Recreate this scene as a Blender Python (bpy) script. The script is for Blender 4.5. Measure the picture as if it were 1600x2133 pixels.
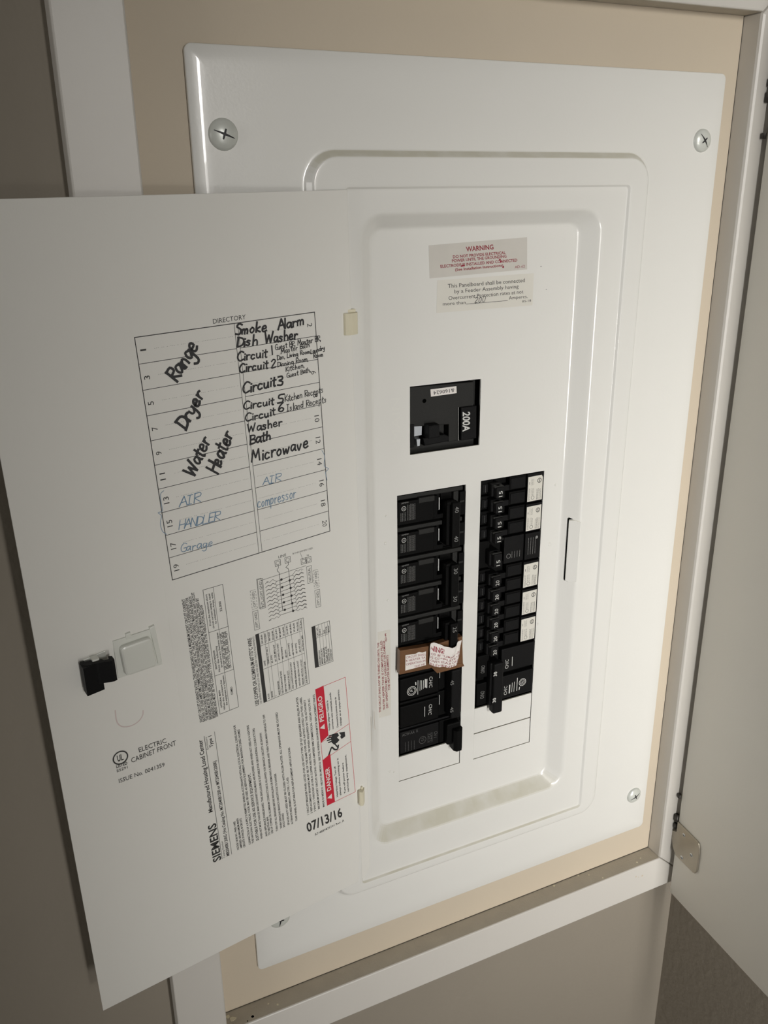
import bpy, bmesh, math, random
from mathutils import Vector, Matrix
from mathutils.geometry import tessellate_polygon
random.seed(4)
for o in list(bpy.data.objects): bpy.data.objects.remove(o)
SC = bpy.context.scene; COL = SC.collection
# All lengths below are millimetres: x to the right and z up from the lower left corner of the
# panel cover, y into the wall. The cover hangs one metre above the floor.
MM = 0.001; Z0 = 1000.0
def W(x, y, z): return Vector((x*MM, y*MM, (z+Z0)*MM))

# ---------------------------------------------------------------- camera
cam = bpy.data.objects.new('camera', bpy.data.cameras.new('camera')); COL.objects.link(cam)
R3 = Matrix([[0.905547, 0.155741, -0.394625], [-0.424088, 0.307027, -0.851988], [-0.011529, 0.938871, 0.344075]])
cam.matrix_world = Matrix.Translation(W(*(-130.65, -541.51, 606.49))) @ R3.to_4x4()
cam.data.sensor_fit = 'HORIZONTAL'; cam.data.sensor_width = 36; cam.data.lens = 40.610
cam.data.clip_start = 0.01
SC.camera = cam
# ---------------------------------------------------------------- world, lights, exposure
SC.view_settings.view_transform = 'Standard'; SC.view_settings.look = 'None'
SC.view_settings.exposure = 0.26; SC.view_settings.gamma = 1; SC.view_settings.use_curve_mapping = False
wd = bpy.data.worlds.new('room_light'); SC.world = wd; wd.use_nodes = True
wd.node_tree.nodes['Background'].inputs[0].default_value = (1.0, 0.96, 0.88, 1)
wd.node_tree.nodes['Background'].inputs[1].default_value = 0.075
def area(name, loc, target, sx, sy, power, col):
    l = bpy.data.lights.new(name, 'AREA'); l.shape = 'RECTANGLE'; l.size = sx; l.size_y = sy; l.energy = power; l.color = col
    o = bpy.data.objects.new(name, l); COL.objects.link(o); o.location = loc
    o.rotation_euler = (Vector(target)-Vector(loc)).to_track_quat('-Z', 'Y').to_euler(); return o
WARM = (1.0, 0.975, 0.93)
# a tall bright window well behind the viewer, its spread narrowed to dim the left side, and an added weak fill far to the left
for nm, loc, tgt, pw, sp in (('window_upper', (0.27, -2.6, 2.0), (0.60, 0, 1.40), 1.55, 40), ('window_middle', (0.27, -2.6, 1.45), (0.53, 0, 1.28), 0.2, 32), ('window_lower', (0.27, -2.6, 0.9), (0.50, 0, 1.02), 1.2, 36)):
    area(nm, loc, tgt, 0.16, 0.55, pw, WARM).data.spread = math.radians(sp)
area('far_fill', (-3.0, -0.9, 1.5), (0.43, -0.2, 1.2), 0.5, 1.2, 9, WARM)  # unseen fill added to brighten the cabinet door and side wall

# ---------------------------------------------------------------- materials
def mat(name, col, rough=0.5, metal=0.0, bump=0.0, bscale=300.0, vary=0.0, vscale=20.0, coat=0.0, trans=0.0, spec=0.5):
    m = bpy.data.materials.new(name); m.use_nodes = True; nt = m.node_tree; n = nt.nodes; L = nt.links
    b = n['Principled BSDF']; b.inputs['Base Color'].default_value = (*col, 1); b.inputs['Roughness'].default_value = rough
    b.inputs['Metallic'].default_value = metal; b.inputs['Coat Weight'].default_value = coat
    b.inputs['Transmission Weight'].default_value = trans; b.inputs['Specular IOR Level'].default_value = spec
    tc = n.new('ShaderNodeTexCoord')
    if vary:
        t = n.new('ShaderNodeTexNoise'); t.inputs['Scale'].default_value = vscale; t.inputs['Detail'].default_value = 4
        L.new(tc.outputs['Object'], t.inputs['Vector'])
        r = n.new('ShaderNodeMapRange'); r.inputs[3].default_value = 1-vary; r.inputs[4].default_value = 1+vary
        L.new(t.outputs['Fac'], r.inputs[0])
        x = n.new('ShaderNodeMix'); x.data_type = 'RGBA'; x.blend_type = 'MULTIPLY'; x.inputs[0].default_value = 1
        x.inputs[6].default_value = (*col, 1); L.new(r.outputs[0], x.inputs[7]); L.new(x.outputs[2], b.inputs['Base Color'])
    if bump:
        t = n.new('ShaderNodeTexNoise'); t.inputs['Scale'].default_value = bscale; t.inputs['Detail'].default_value = 3
        L.new(tc.outputs['Object'], t.inputs['Vector'])
        bp = n.new('ShaderNodeBump'); bp.inputs['Strength'].default_value = bump; bp.inputs['Distance'].default_value = 0.001
        L.new(t.outputs['Fac'], bp.inputs['Height']); L.new(bp.outputs[0], b.inputs['Normal'])
    return m
M = {}
M['enamel'] = mat('white_enamel', (0.79, 0.785, 0.755), 0.27, coat=0.5, bump=0.05, bscale=500, vary=0.02, vscale=9, spec=0.45)
M['door_enamel'] = mat('white_enamel_door', (0.80, 0.79, 0.75), 0.42, bump=0.05, bscale=900, vary=0.015, vscale=8)
M['frame'] = mat('white_frame_paint', (0.66, 0.635, 0.595), 0.38, bump=0.15, bscale=160, vary=0.02, vscale=14)
M['raw_edge'] = mat('unpainted_fibre_edge', (0.50, 0.46, 0.39), 0.75, bump=0.3, bscale=500, vary=0.12, vscale=60)
M['board'] = mat('beige_board', (0.60, 0.52, 0.41), 0.6, bump=0.1, bscale=400, vary=0.04, vscale=12)
M['wall'] = mat('greige_wall_paint', (0.285, 0.252, 0.205), 0.75, bump=0.55, bscale=130, vary=0.04, vscale=10)
M['floor'] = mat('floor_tile', (0.35, 0.31, 0.26), 0.6, vary=0.05)
M['cabdoor'] = mat('cabinet_door_white', (0.76, 0.735, 0.67), 0.5, bump=0.06, bscale=600, vary=0.012, vscale=6)
M['black'] = mat('black_plastic', (0.004, 0.004, 0.004), 0.5, bump=0.15, bscale=1500, spec=0.08)
M['black2'] = mat('dark_grey_plastic', (0.007, 0.007, 0.0075), 0.5, bump=0.2, bscale=1200, spec=0.12)
M['black3'] = mat('lighter_black_plastic', (0.017, 0.017, 0.016), 0.55, bump=0.2, bscale=1200, spec=0.25)
M['void'] = mat('dark_interior', (0.002, 0.002, 0.002), 0.95, spec=0.0)
M['metal'] = mat('plated_metal', (0.62, 0.63, 0.62), 0.38, 0.75, bump=0.1, bscale=500)
M['screw'] = mat('painted_screw', (0.66, 0.68, 0.64), 0.3, 0.12, vary=0.05, vscale=200)
M['nickel'] = mat('brushed_nickel', (0.44, 0.40, 0.33), 0.42, 0.65, vary=0.08, vscale=120)
M['darkmetal'] = mat('dark_metal', (0.06, 0.055, 0.05), 0.4, 0.6)
M['silver'] = mat('silver_plastic', (0.55, 0.58, 0.62), 0.35, 0.2)
M['cream'] = mat('cream_nylon', (0.74, 0.69, 0.53), 0.45, vary=0.04, vscale=150)
M['pad'] = mat('milky_plastic', (0.72, 0.73, 0.68), 0.25, spec=0.6)
M['sticker_g'] = mat('aged_grey_sticker', (0.60, 0.575, 0.53), 0.5, vary=0.07, vscale=60)
M['sticker_w'] = mat('clear_white_sticker', (0.71, 0.69, 0.63), 0.45, vary=0.05, vscale=60)
M['sticker'] = mat('white_sticker', (0.70, 0.68, 0.62), 0.5, vary=0.06, vscale=90)
M['paper'] = mat('torn_white_paper', (0.80, 0.76, 0.73), 0.6, vary=0.05, vscale=150)
M['film'] = mat('directory_film', (0.80, 0.79, 0.75), 0.40, vary=0.01)
M['card'] = mat('brown_card', (0.15, 0.072, 0.032), 0.34, vary=0.3, vscale=70)
M['ink'] = mat('black_ink', (0.02, 0.02, 0.022), 0.55)
M['print'] = mat('print_ink', (0.028, 0.027, 0.026), 0.6)
M['fine'] = mat('fine_print_ink', (0.07, 0.066, 0.062), 0.6)
M['red'] = mat('red_ink', (0.27, 0.022, 0.035), 0.55)
M['dkred'] = mat('dark_red_ink', (0.30, 0.018, 0.04), 0.55)
M['signred'] = mat('danger_red', (0.60, 0.015, 0.04), 0.5)
M['blue'] = mat('blue_pen', (0.16, 0.27, 0.40), 0.6)
M['ghost'] = mat('faint_mark', (0.745, 0.74, 0.705), 0.6)
M['scratch'] = mat('brownish_scratch', (0.50, 0.44, 0.37), 0.6)
M['pinkmark'] = mat('pinkish_smudge', (0.66, 0.56, 0.54), 0.6)
M['white_print'] = mat('white_print', (0.62, 0.62, 0.60), 0.5)
M['grey_print'] = mat('grey_print', (0.22, 0.22, 0.215), 0.5)
M['dim_print'] = mat('dim_print', (0.085, 0.085, 0.083), 0.5)

# cover enamel: dust settles where the sheet metal faces upward
def add_dust(m):
    nt = m.node_tree; n = nt.nodes; L = nt.links; b = n['Principled BSDF']
    src = b.inputs['Base Color'].links[0].from_socket
    g = n.new('ShaderNodeNewGeometry'); s = n.new('ShaderNodeSeparateXYZ'); L.new(g.outputs['True Normal'], s.inputs[0])
    r = n.new('ShaderNodeMapRange'); r.inputs[1].default_value = 0.3; r.inputs[2].default_value = 0.6; L.new(s.outputs[2], r.inputs[0])
    tc = n.new('ShaderNodeTexCoord'); t = n.new('ShaderNodeTexNoise'); t.inputs['Scale'].default_value = 45; t.inputs['Detail'].default_value = 5
    L.new(tc.outputs['Object'], t.inputs['Vector'])
    r2 = n.new('ShaderNodeMapRange'); r2.inputs[1].default_value = 0.3; r2.inputs[2].default_value = 0.6; r2.inputs[3].default_value = 0.45; r2.inputs[4].default_value = 1; L.new(t.outputs['Fac'], r2.inputs[0])
    mu = n.new('ShaderNodeMath'); mu.operation = 'MULTIPLY'; L.new(r.outputs[0], mu.inputs[0]); L.new(r2.outputs[0], mu.inputs[1])
    x = n.new('ShaderNodeMix'); x.data_type = 'RGBA'; L.new(mu.outputs[0], x.inputs[0]); L.new(src, x.inputs[6]); x.inputs[7].default_value = (0.63, 0.61, 0.52, 1)
    L.new(x.outputs[2], b.inputs['Base Color'])
add_dust(M['enamel'])

# ---------------------------------------------------------------- helpers
class MB:
    def __init__(s): s.v = []; s.f = []; s.m = []; s.sm = []
    def add(s, vs, fs, m=0, smooth=False):
        k = len(s.v); s.v += [tuple(v) for v in vs]
        for f in fs: s.f.append([k+i for i in f]); s.m.append(m); s.sm.append(smooth)
    def box(s, x0, x1, y0, y1, z0, z1, bev=0.0, m=0, tf=None):
        bm = bmesh.new(); bmesh.ops.create_cube(bm, size=1)
        for v in bm.verts: v.co = Vector(((x0+x1)/2+v.co.x*(x1-x0), (y0+y1)/2+v.co.y*(y1-y0), (z0+z1)/2+v.co.z*(z1-z0)))
        if bev: bmesh.ops.bevel(bm, geom=bm.edges[:], offset=bev, segments=2, affect='EDGES', profile=0.5)
        vs = [tuple(tf(v.co) if tf else v.co) for v in bm.verts]; bm.verts.index_update()
        s.add(vs, [[v.index for v in f.verts] for f in bm.faces], m); bm.free()
    def prism(s, poly, plane, n0, n1, m=0, bev=0.0):
        # poly: 2D outline on a plane, n0..n1: distance toward the viewer
        bm = bmesh.new()
        a = [bm.verts.new((p[0], p[1], n0)) for p in poly]; b = [bm.verts.new((p[0], p[1], n1)) for p in poly]
        k = len(poly); bm.faces.new(a); bm.faces.new(b)
        for i in range(k): bm.faces.new((a[i], a[(i+1) % k], b[(i+1) % k], b[i]))
        bmesh.ops.recalc_face_normals(bm, faces=bm.faces[:])
        if bev: bmesh.ops.bevel(bm, geom=[e for e in bm.edges if abs(e.verts[0].co.z-n1) < 1e-6 and abs(e.verts[1].co.z-n1) < 1e-6], offset=bev, segments=2, affect='EDGES', profile=0.5)
        bm.verts.index_update()
        s.add([plane(*v.co) for v in bm.verts], [[v.index for v in f.verts] for f in bm.faces], m); bm.free()
    def flat(s, poly, plane, n, m=0):
        tri = tessellate_polygon([[Vector((p[0], p[1], 0)) for p in poly]])
        s.add([plane(p[0], p[1], n) for p in poly], [list(t) for t in tri], m)
    def line(s, pts, w, plane, n, m=0, closed=False):
        P = [Vector((p[0], p[1])) for p in pts]
        if not closed:
            for i in range(1, len(P)-1):
                d0 = P[i]-P[i-1]; d1 = P[i+1]-P[i]
                if d0.length > 1e-6 and d1.length > 1e-6 and d0.normalized().dot(d1.normalized()) < 0.35:
                    s.line(P[:i+1], w, plane, n, m); s.line(P[i:], w, plane, n+.005, m); return
        if closed: P = P+[P[0]]
        L = []; Rr = []
        for i, p in enumerate(P):
            a = P[max(i-1, 0)]; b = P[min(i+1, len(P)-1)]
            if closed and i in (0, len(P)-1): a = P[-2]; b = P[1]
            d = (b-a); d = d.normalized() if d.length > 1e-9 else Vector((1, 0)); q = Vector((-d.y, d.x))*w/2
            if not closed and i == 0: p = p-d*w*0.35
            if not closed and i == len(P)-1: p = p+d*w*0.35
            L.append(p+q); Rr.append(p-q)
        k = len(P); vs = [plane(p.x, p.y, n) for p in L+Rr]
        s.add(vs, [[i, i+1, k+i+1, k+i] for i in range(k-1)], m)
    def circle(s, c, r, w, plane, n, m=0, ry=None, seg=20):
        ry = ry or r
        s.line([(c[0]+r*math.cos(2*math.pi*i/seg), c[1]+ry*math.sin(2*math.pi*i/seg)) for i in range(seg)], w, plane, n, m, closed=True)
    def disc(s, c, r, plane, n, m=0, seg=14):
        s.flat([(c[0]+r*math.cos(2*math.pi*i/seg), c[1]+r*math.sin(2*math.pi*i/seg)) for i in range(seg)], plane, n, m)
    def loft(s, rings, m=0, smooth=True, cap=False):
        k = len(rings[0]); vs = [v for r in rings for v in r]; fs = []
        for j in range(len(rings)-1):
            for i in range(k): fs.append([j*k+i, j*k+(i+1) % k, (j+1)*k+(i+1) % k, (j+1)*k+i])
        if cap: fs.append([(len(rings)-1)*k+i for i in range(k)])
        s.add(vs, fs, m, smooth)
    def build(s, name, mats, parent=None, recalc=True, label=None, kind=None):
        org = parent_org(parent)
        me = bpy.data.meshes.new(name)
        me.from_pydata([W(*v)-org for v in s.v], [], s.f)
        me.polygons.foreach_set('material_index', s.m); me.polygons.foreach_set('use_smooth', s.sm)
        if recalc:
            bm = bmesh.new(); bm.from_mesh(me); bmesh.ops.recalc_face_normals(bm, faces=bm.faces[:]); bm.to_mesh(me); bm.free()
        for q in (mats if isinstance(mats, (list, tuple)) else [mats]): me.materials.append(M[q])
        o = bpy.data.objects.new(name, me); COL.objects.link(o); o.parent = parent
        if label: o['label'] = label
        if kind: o['kind'] = kind
        return o
ORG = {}
def parent_org(p):
    while p is not None:
        if p.name in ORG: return ORG[p.name]
        p = p.parent
    return Vector((0, 0, 0))
def thing(name, label, cat, at, group=None):
    o = bpy.data.objects.new(name, None); COL.objects.link(o); o.location = W(*at); o.empty_display_size = 0.02
    o['label'] = label; o['category'] = cat
    if group: o['group'] = group
    ORG[o.name] = W(*at); return o
def wallp(Y): return lambda u, v, n=0.0: (u, Y-n, v)
DF = wallp(7.7)                       # dead front
DR = Matrix([[-0.989067, 0.14683, -0.013695], [-0.146762, -0.989154, -0.005868], [-0.014409, -0.003794, 0.999889]]); DH = Vector((94.51, -6.44, 609.59))
def doorp(u, v, n=0.0):               # inner face of the open panel door: u from the hinge, v from its top edge
    return tuple(DH + DR @ Vector((u, n, v)))

# ---- print: the built-in sans serif turned into flat shapes
_tc = {}
def glyphs(t, bold=False, res=1):
    k = (t, bold, res)
    if k in _tc: return _tc[k]
    c = bpy.data.curves.new('t', 'FONT'); c.body = t; c.size = 1; c.resolution_u = res; c.fill_mode = 'FRONT'
    if bold: c.offset = 0.022
    o = bpy.data.objects.new('t', c); me = o.to_mesh()
    vs = [(v.co.x, v.co.y) for v in me.vertices]; fs = [list(p.vertices) for p in me.polygons]
    o.to_mesh_clear(); bpy.data.objects.remove(o); bpy.data.curves.remove(c)
    xs = [v[0] for v in vs] or [0, 1]
    _tc[k] = (vs, fs, min(xs), max(xs)); return _tc[k]
def text(mb, t, a, b, h, plane, n, m=0, bold=False, res=2, up=None, cap=0.70):
    """baseline from a to b on the plane, cap height h (to the left of a->b, or along up)"""
    vs, fs, x0, x1 = glyphs(t, bold, res); a = Vector(a); b = Vector(b); d = b-a
    u = Vector(up)-a if up else (Vector((-d.y, d.x)).normalized()*h)
    mb.add([plane(*(a+d*((x-x0)/(x1-x0))+u*(y/cap)), n) for x, y in vs], fs, m)
def textm(mb, t, a, b, h, plane, n, m=0, **k):
    """same on the door plane, whose u axis runs to the viewer's left"""
    a2 = Vector(a); b2 = Vector(b); d = b2-a2; u = Vector((d.y, -d.x)).normalized()*h
    text(mb, t, a, b, h, plane, n, m, up=tuple(a2+u), **k)

# ---- handwriting: single strokes
SK = {
'A': '0,0 .3,1 .62,0|.12,.38 .52,.4', 'B': '.05,0 .05,1|.05,1 .45,.92 .42,.6 .08,.52 .5,.42 .5,.08 .02,0', 'C': '.6,.85 .35,1 .08,.7 .05,.3 .25,0 .6,.12',
'D': '.06,0 .06,1|0,.98 .45,.85 .6,.5 .45,.12 0,0', 'E': '.5,1 .06,1 .06,0 .5,0|.06,.52 .42,.52', 'G': '.55,.85 .3,1 .05,.6 .15,.1 .5,.05 .55,.42 .3,.42',
'H': '.05,0 .05,1|.55,0 .55,1|.05,.5 .55,.52', 'I': '.2,0 .2,1|0,1 .4,1|0,0 .4,0', 'K': '.05,0 .05,1|.5,.95 .08,.45 .55,0', 'L': '.1,1 .05,.5 .05,0 .5,0',
'M': '0,0 .12,1 .35,.3 .6,1 .72,0', 'N': '.03,0 .05,1 .5,0 .55,1', 'R': '.05,0 .05,1|0,.95 .45,.95 .48,.6 .08,.5 .55,0', 'S': '.5,.88 .25,1 .08,.75 .42,.45 .35,.05 0,.1',
'W': '0,1 .15,0 .38,.7 .55,0 .8,1', 'Y': '0,1 .25,.5|.5,1 .15,0',
'a': '.42,.5 .15,.55 .03,.25 .18,.02 .4,.3 .42,.52|.42,.5 .44,.05 .52,0', 'b': '.05,1 .05,0|.05,.35 .3,.5 .42,.25 .25,0 .05,.05', 'c': '.38,.45 .15,.52 .03,.2 .18,0 .4,.08',
'd': '.38,.45 .12,.5 .03,.2 .2,0 .4,.2|.42,1 .42,0', 'e': '.05,.27 .36,.32 .28,.55 .08,.45 .05,.12 .22,0 .42,.1', 'g': '.4,.45 .15,.55 .04,.25 .2,.05 .4,.3|.42,.5 .42,-.3 .2,-.45 .02,-.3',
'h': '.05,1 .05,0|.05,.35 .25,.52 .38,.35 .4,0', 'i': '.1,.5 .1,0|.1,.74 .11,.78', 'k': '.05,1 .05,0|.38,.5 .08,.25 .42,0', 'l': '.1,1 .1,0', 'm': '.03,.5 .03,0|.03,.35 .18,.52 .28,.35 .28,0|.28,.35 .44,.52 .54,.35 .55,0',
'n': '.04,.5 .04,0|.04,.33 .24,.53 .38,.35 .38,0', 'o': '.22,.52 .04,.3 .16,.02 .36,.15 .36,.42 .2,.53', 'p': '.05,.5 .05,-.4|.05,.4 .28,.52 .38,.25 .22,0 .05,.08', 'r': '.05,.52 .06,0|.06,.32 .2,.5 .36,.46',
's': '.34,.45 .16,.52 .06,.38 .32,.2 .22,0 .02,.06', 't': '.16,.9 .16,.05 .3,0|0,.6 .34,.62', 'u': '.04,.5 .06,.1 .22,0 .36,.2 .38,.5|.38,.4 .42,0', 'v': '.02,.5 .18,0 .36,.5', 'w': '.02,.5 .12,0 .28,.4 .4,0 .56,.52',
'y': '.03,.5 .06,.2 .22,.1 .38,.3|.4,.5 .36,-.25 .16,-.42 .02,-.3', '1': '.12,1 .1,0', '2': '.03,.8 .22,1 .42,.75 .05,.02 .46,.05', '3': '.05,.92 .35,.95 .38,.65 .15,.52 .42,.35 .35,.02 .03,.06', '5': '.45,1 .1,.98 .08,.6 .38,.5 .38,.08 .03,.04', '6': '.35,1 .08,.6 .05,.15 .3,0 .42,.25 .22,.45 .06,.25',
'0': '.22,1 .04,.6 .1,.05 .35,.1 .42,.7 .22,1', ',': '.08,.08 .03,-.15', '.': '.06,.02 .08,.05', 'j': '.1,.5 .1,-.3'}
WD = {'M': .85, 'W': .92, 'm': .7, 'w': .68, 'i': .24, 'l': .24, '1': .28, 'C': .66, ' ': .42, ',': .25, '.': .22, 'I': .52, 't': .42, 'r': .46}
def smooth_pts(P, k=3):
    if len(P) < 3: return P
    out = []
    for i in range(len(P)-1):
        p0 = P[max(i-1, 0)]; p1 = P[i]; p2 = P[i+1]; p3 = P[min(i+2, len(P)-1)]
        for j in range(k):
            t = j/k
            out.append(0.5*((2*p1)+(p2-p0)*t+(2*p0-5*p1+4*p2-p3)*t*t+(3*p1-p0-3*p2+p3)*t*t*t))
    return out+[P[-1]]
def hand(mb, t, a, b, up, w, plane=None, n=0.35, m=0, slant=0.12):
    plane = plane or doorp; tot = sum(WD.get(c, .56) for c in t) - .1
    a = Vector(a); d = Vector(b)-a; u = Vector(up)-a; x = 0
    for c in t:
        if c in SK:
            jy = random.uniform(-.05, .05); js = random.uniform(.92, 1.08)
            for st in SK[c].split('|'):
                P = [Vector(tuple(float(q) for q in s.split(','))) for s in st.split()]
                P = smooth_pts(P) if c not in 'AEHIKLMNTW1' else P
                mb.line([a+d*((x+p.x*js+slant*p.y)/tot)+u*(p.y*js+jy) for p in P], w*random.uniform(.85, 1.1), plane, n+random.uniform(0, .04), m)
        x += WD.get(c, .56)

# ================================================================= THE SETTING
def struct(name, mb, m): return mb.build(name, m, None, kind='structure')
# frame opening x -32.7..420, z -34.5..727.3
OX0, OX1, OZ0, OZ1 = -32.7, 420.0, -34.5, 727.3
FY = -14.6; WY = 3.3; SWX = 462.0
w = MB()
for (x0, x1, z0, z1) in ((-1500, OX0-20, -1000, 1500), (OX0-20, SWX, OZ1+20, 1500), (OX0-20, SWX, -1000, OZ0-20), (OX1+20, SWX, OZ0-20, OZ1+20)):
    w.box(x0, x1, WY, WY+110, z0, z1)
struct('wall_back', w, 'wall')
w = MB(); w.box(SWX, SWX+100, -1900, WY+110, -1000, 1500); struct('wall_right', w, 'wall')
w = MB(); w.box(-1500, SWX+100, -3000, WY+110, -1050, -1000); struct('floor', w, 'floor')

# ================================================================= CABINET
cab = thing('wall_cabinet', 'white painted mitred cabinet frame with open white door around the electrical panel', 'cabinet', (195, WY, OZ0-40))
Fp = wallp(FY)
def member(name, poly, lab=None, bev=1.2):
    b = MB(); b.prism(poly, wallp(WY), 0.0, WY-FY, bev=bev, m=0); o = b.build(name, ['frame', 'raw_edge'], cab, label=lab)
    # the faces that line the opening are bare fibre board
    for p in o.data.polygons:
        c = p.center+ORG['wall_cabinet']; cx = c.x/MM; cz = c.z/MM-Z0
        inside = (abs(cz-OZ0) < .8 or abs(cz-OZ1) < .8) and OX0-1 < cx < OX1+1
        if inside and abs(p.normal.y) < .3: p.material_index = 1
    return o
g = 0.25
member('stile', [(-71, OZ0-38.5), (OX0-g, OZ0), (OX0-g, OZ1), (-71, OZ1+38.5)])
member('stile', [(SWX-.3, OZ0-38.5-g), (SWX-.3, OZ1+38.5+g), (OX1, OZ1-.9), (OX1, OZ0+g)], bev=2.6)
member('rail', [(-70.5, OZ1+38.8), (OX0, OZ1), (OX1, OZ1), (SWX-.6, OZ1+38.8)])
member('rail', [(-70.5, OZ0-38.5), (SWX-.6, OZ0-38.5), (OX1, OZ0), (OX0, OZ0)], 'bottom rail with chipped paint and dusty bare top edge')
# beige board, open where the load centre sits
b = MB(); X0, X1, Zb0, Zb1 = OX0+.1, OX1-.5, OZ0+.7, OZ1-.1
for (x0, x1, z0, z1) in ((X0, 62, Zb0, Zb1), (345, X1, Zb0, Zb1), (62, 345, Zb0, 62), (62, 345, 620, Zb1)):
    b.box(x0, x1, WY, WY+12, z0, z1)
b.build('back_panel', 'board', cab, label='beige board behind the panel cover')
# chips and specks on the ledge
b = MB()
def speck(x, z, r):
    b.prism([(x+r*math.cos(a)*random.uniform(.6, 1.2), z+r*math.sin(a)*random.uniform(.5, 1.1)) for a in [i*math.pi/4 for i in range(8)]], lambda u, v, n=0: (u, v, OZ0+n), 0.0, .5)
for (x, y, r) in ((12, -8, 1.0), (5, -4, .7), (-26, -5, 2.6), (-29, -1, 2.0), (300, 1.5, 1.3), (330, 1.8, .9), (395, -9, 1.2), (402, -6, .7), (350, -11, .7), (340, -2, .6)): speck(x, y, r)
b.build('paint_chip', 'cream', cab, kind='stuff')
b = MB()
for p, r in (((390.16,-46.19), .9), ((398.44,-48.31), 1.1), ((393.47,-48.14), .5)): b.disc(p, r, Fp, .05)
b.build('paint_nick', 'board', cab)
b = MB(); b.disc((-10.5, -9.8), 1.2, lambda u, v, n=0: (u, v, OZ0+n), .08); b.disc((-15.5, -12), .6, lambda u, v, n=0: (u, v, OZ0+n), .08)
b.build('nail_hole', 'void', cab)

# cabinet door, hinged on the right stile and standing open toward the viewer
CA = math.radians(3.93); CD = Vector((434.04, -19.1))
cdd = Vector((-math.sin(CA), -math.cos(CA))); cdn = Vector((-math.cos(CA), math.sin(CA)))
def cabp(u, v, n=0.0):
    p = CD+cdd*u+cdn*n; return (p.x, p.y, v)
b = MB(); b.prism([(0, -80), (440, -80), (440, 775), (0, 775)], cabp, -17.5, 0.0, bev=1.2)
cdoor = b.build('door', 'cabdoor', cab, label='open white cabinet door standing edge-on at the right')
def hinge(dz, flip=1):
    zc = 7.0
    pts = [(1.03,10.67), (29.80,9.59), (32.35,8.75), (33.95,4.53), (34.74,-1.82), (34.80,-21.20), (34.13,-24.74), (32.51,-27.62), (30.22,-28.68), (3.56,-28.76), (-1.75,-22.15), (-6.13,-8.68), (-5.64,-4.67), (0.93,-1.60)]
    pts = [(p[0], zc+(p[1]-zc)*flip+dz) for p in pts]
    h = MB(); h.prism(pts, cabp, 0.15, 1.9, bev=.5)
    ho = h.build('hinge_plate', 'nickel', cdoor, label='nickel hinge plate')
    s = MB()
    for c in ((11.87,2.88), (25.17,-10.90), (12.96,-24.01)):
        c = (c[0], zc+(c[1]-zc)*flip+dz)
        s.circle(c, 1.8, .6, cabp, 2.0, seg=14); s.loft([[cabp(c[0]+r*math.cos(i*math.pi/6), c[1]+r*math.sin(i*math.pi/6), nn) for i in range(12)] for r, nn in ((1.9, 1.9), (1.6, 2.4), (.9, 2.6))], cap=True)
        s.line([(c[0]-1, c[1]-.4), (c[0]+1, c[1]+.4)], .35, cabp, 2.65, m=1); s.line([(c[0]-.4, c[1]+1), (c[0]+.4, c[1]-1)], .35, cabp, 2.65, m=1)
    s.build('hinge_screw', ['metal', 'void'], cdoor)
    for (za, zb_, rr) in ((-6, -1, 2.0), (3, 10, 2.4), (31, 35, 1.8)):   # knuckle and bolt heads
        k = MB(); k.loft([[(433.2+rr*math.cos(i*math.pi/6), -17.0+rr*math.sin(i*math.pi/6), zc+dz+flip*z) for i in range(12)] for z in (za, zb_)], cap=True)
        k.build('hinge_knuckle', 'darkmetal', cdoor)
hinge(0); hinge((-10.65,693.47)[1]-(14.0-(-6.13,-8.68)[1]), -1)

# ================================================================= ELECTRICAL PANEL
pan = thing('electrical_panel', 'white recessed load centre cover with an open hinged door carrying the circuit directory', 'breaker panel', (203, WY, 0))
def rrect(x0, x1, z0, z1, r, Y, seg=8):
    out = []
    for cx, cz, a0 in ((x1-r, z1-r, 0), (x0+r, z1-r, 90), (x0+r, z0+r, 180), (x1-r, z0+r, 270)):
        for i in range(seg+1):
            a = math.radians(a0+90*i/seg); out.append((cx+r*math.cos(a), Y, cz+r*math.sin(a)))
    return out
CW, CH = 406.4, 688.1
HOLES = [(145.4, 204.7, 425.8, 476.8), (134.6, 193.7, 139.7, 395.7), (207.1, 266.2, 138.9, 396.5)]
b = MB()
def ins(a, d, Y, dr=None): x0, x1, z0, z1, r = a; return rrect(x0+d, x1-d, z0+d, z1-d, max(r-(d if dr is None else dr), .5), Y)
O = (0, CW, 0, CH, 4.5); E = (68, 340.6, 45.5, 633.5, 21); SEAT = (93, 320.5, 57.5, 611.3, 3.5)
RO = (103, 299.5, 88, 596, 17); RI = (117.5, 283.5, 101.8, 584, 9)
def mix(t, Y): return rrect(*[RO[i]+(RI[i]-RO[i])*t for i in range(5)], Y)
rings = [ins(O, 0, 3.15), ins(O, 0, 1.2), ins(O, .25, .75), ins(O, .8, .55), ins(O, 9, .1), ins(O, 11.5, 0.0), ins(O, 14, 0.0), ins(E, -2, 0),
         ins(E, 0, 0), ins(E, .7, -.25), ins(E, 1.4, -.9), ins(E, 3.8, -4.1), ins(E, 4.6, -4.8), ins(E, 5.6, -5.0), ins(E, 7.5, -5.0), ins(SEAT, -2, -5.0),
         ins(SEAT, 0, -5.0), ins(SEAT, .4, -4.85), ins(SEAT, 1.2, -3.25), ins(SEAT, 1.7, -3.0), ins(SEAT, 3.2, -3.0), ins(RO, -2, -3.0),
         mix(0, -3.0), mix(.08, -2.85), mix(.17, -2.2), mix(.26, -1.1), mix(.76, 5.9), mix(.85, 6.95), mix(.93, 7.5), mix(1, 7.68), ins(RI, 1.5, 7.7)]
b.loft(rings)
b.sm = [i >= 36*3 for i in range(len(b.f))]
outer = rings[-1]; polys = [[Vector((p[0], p[2], 0)) for p in outer]]
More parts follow.
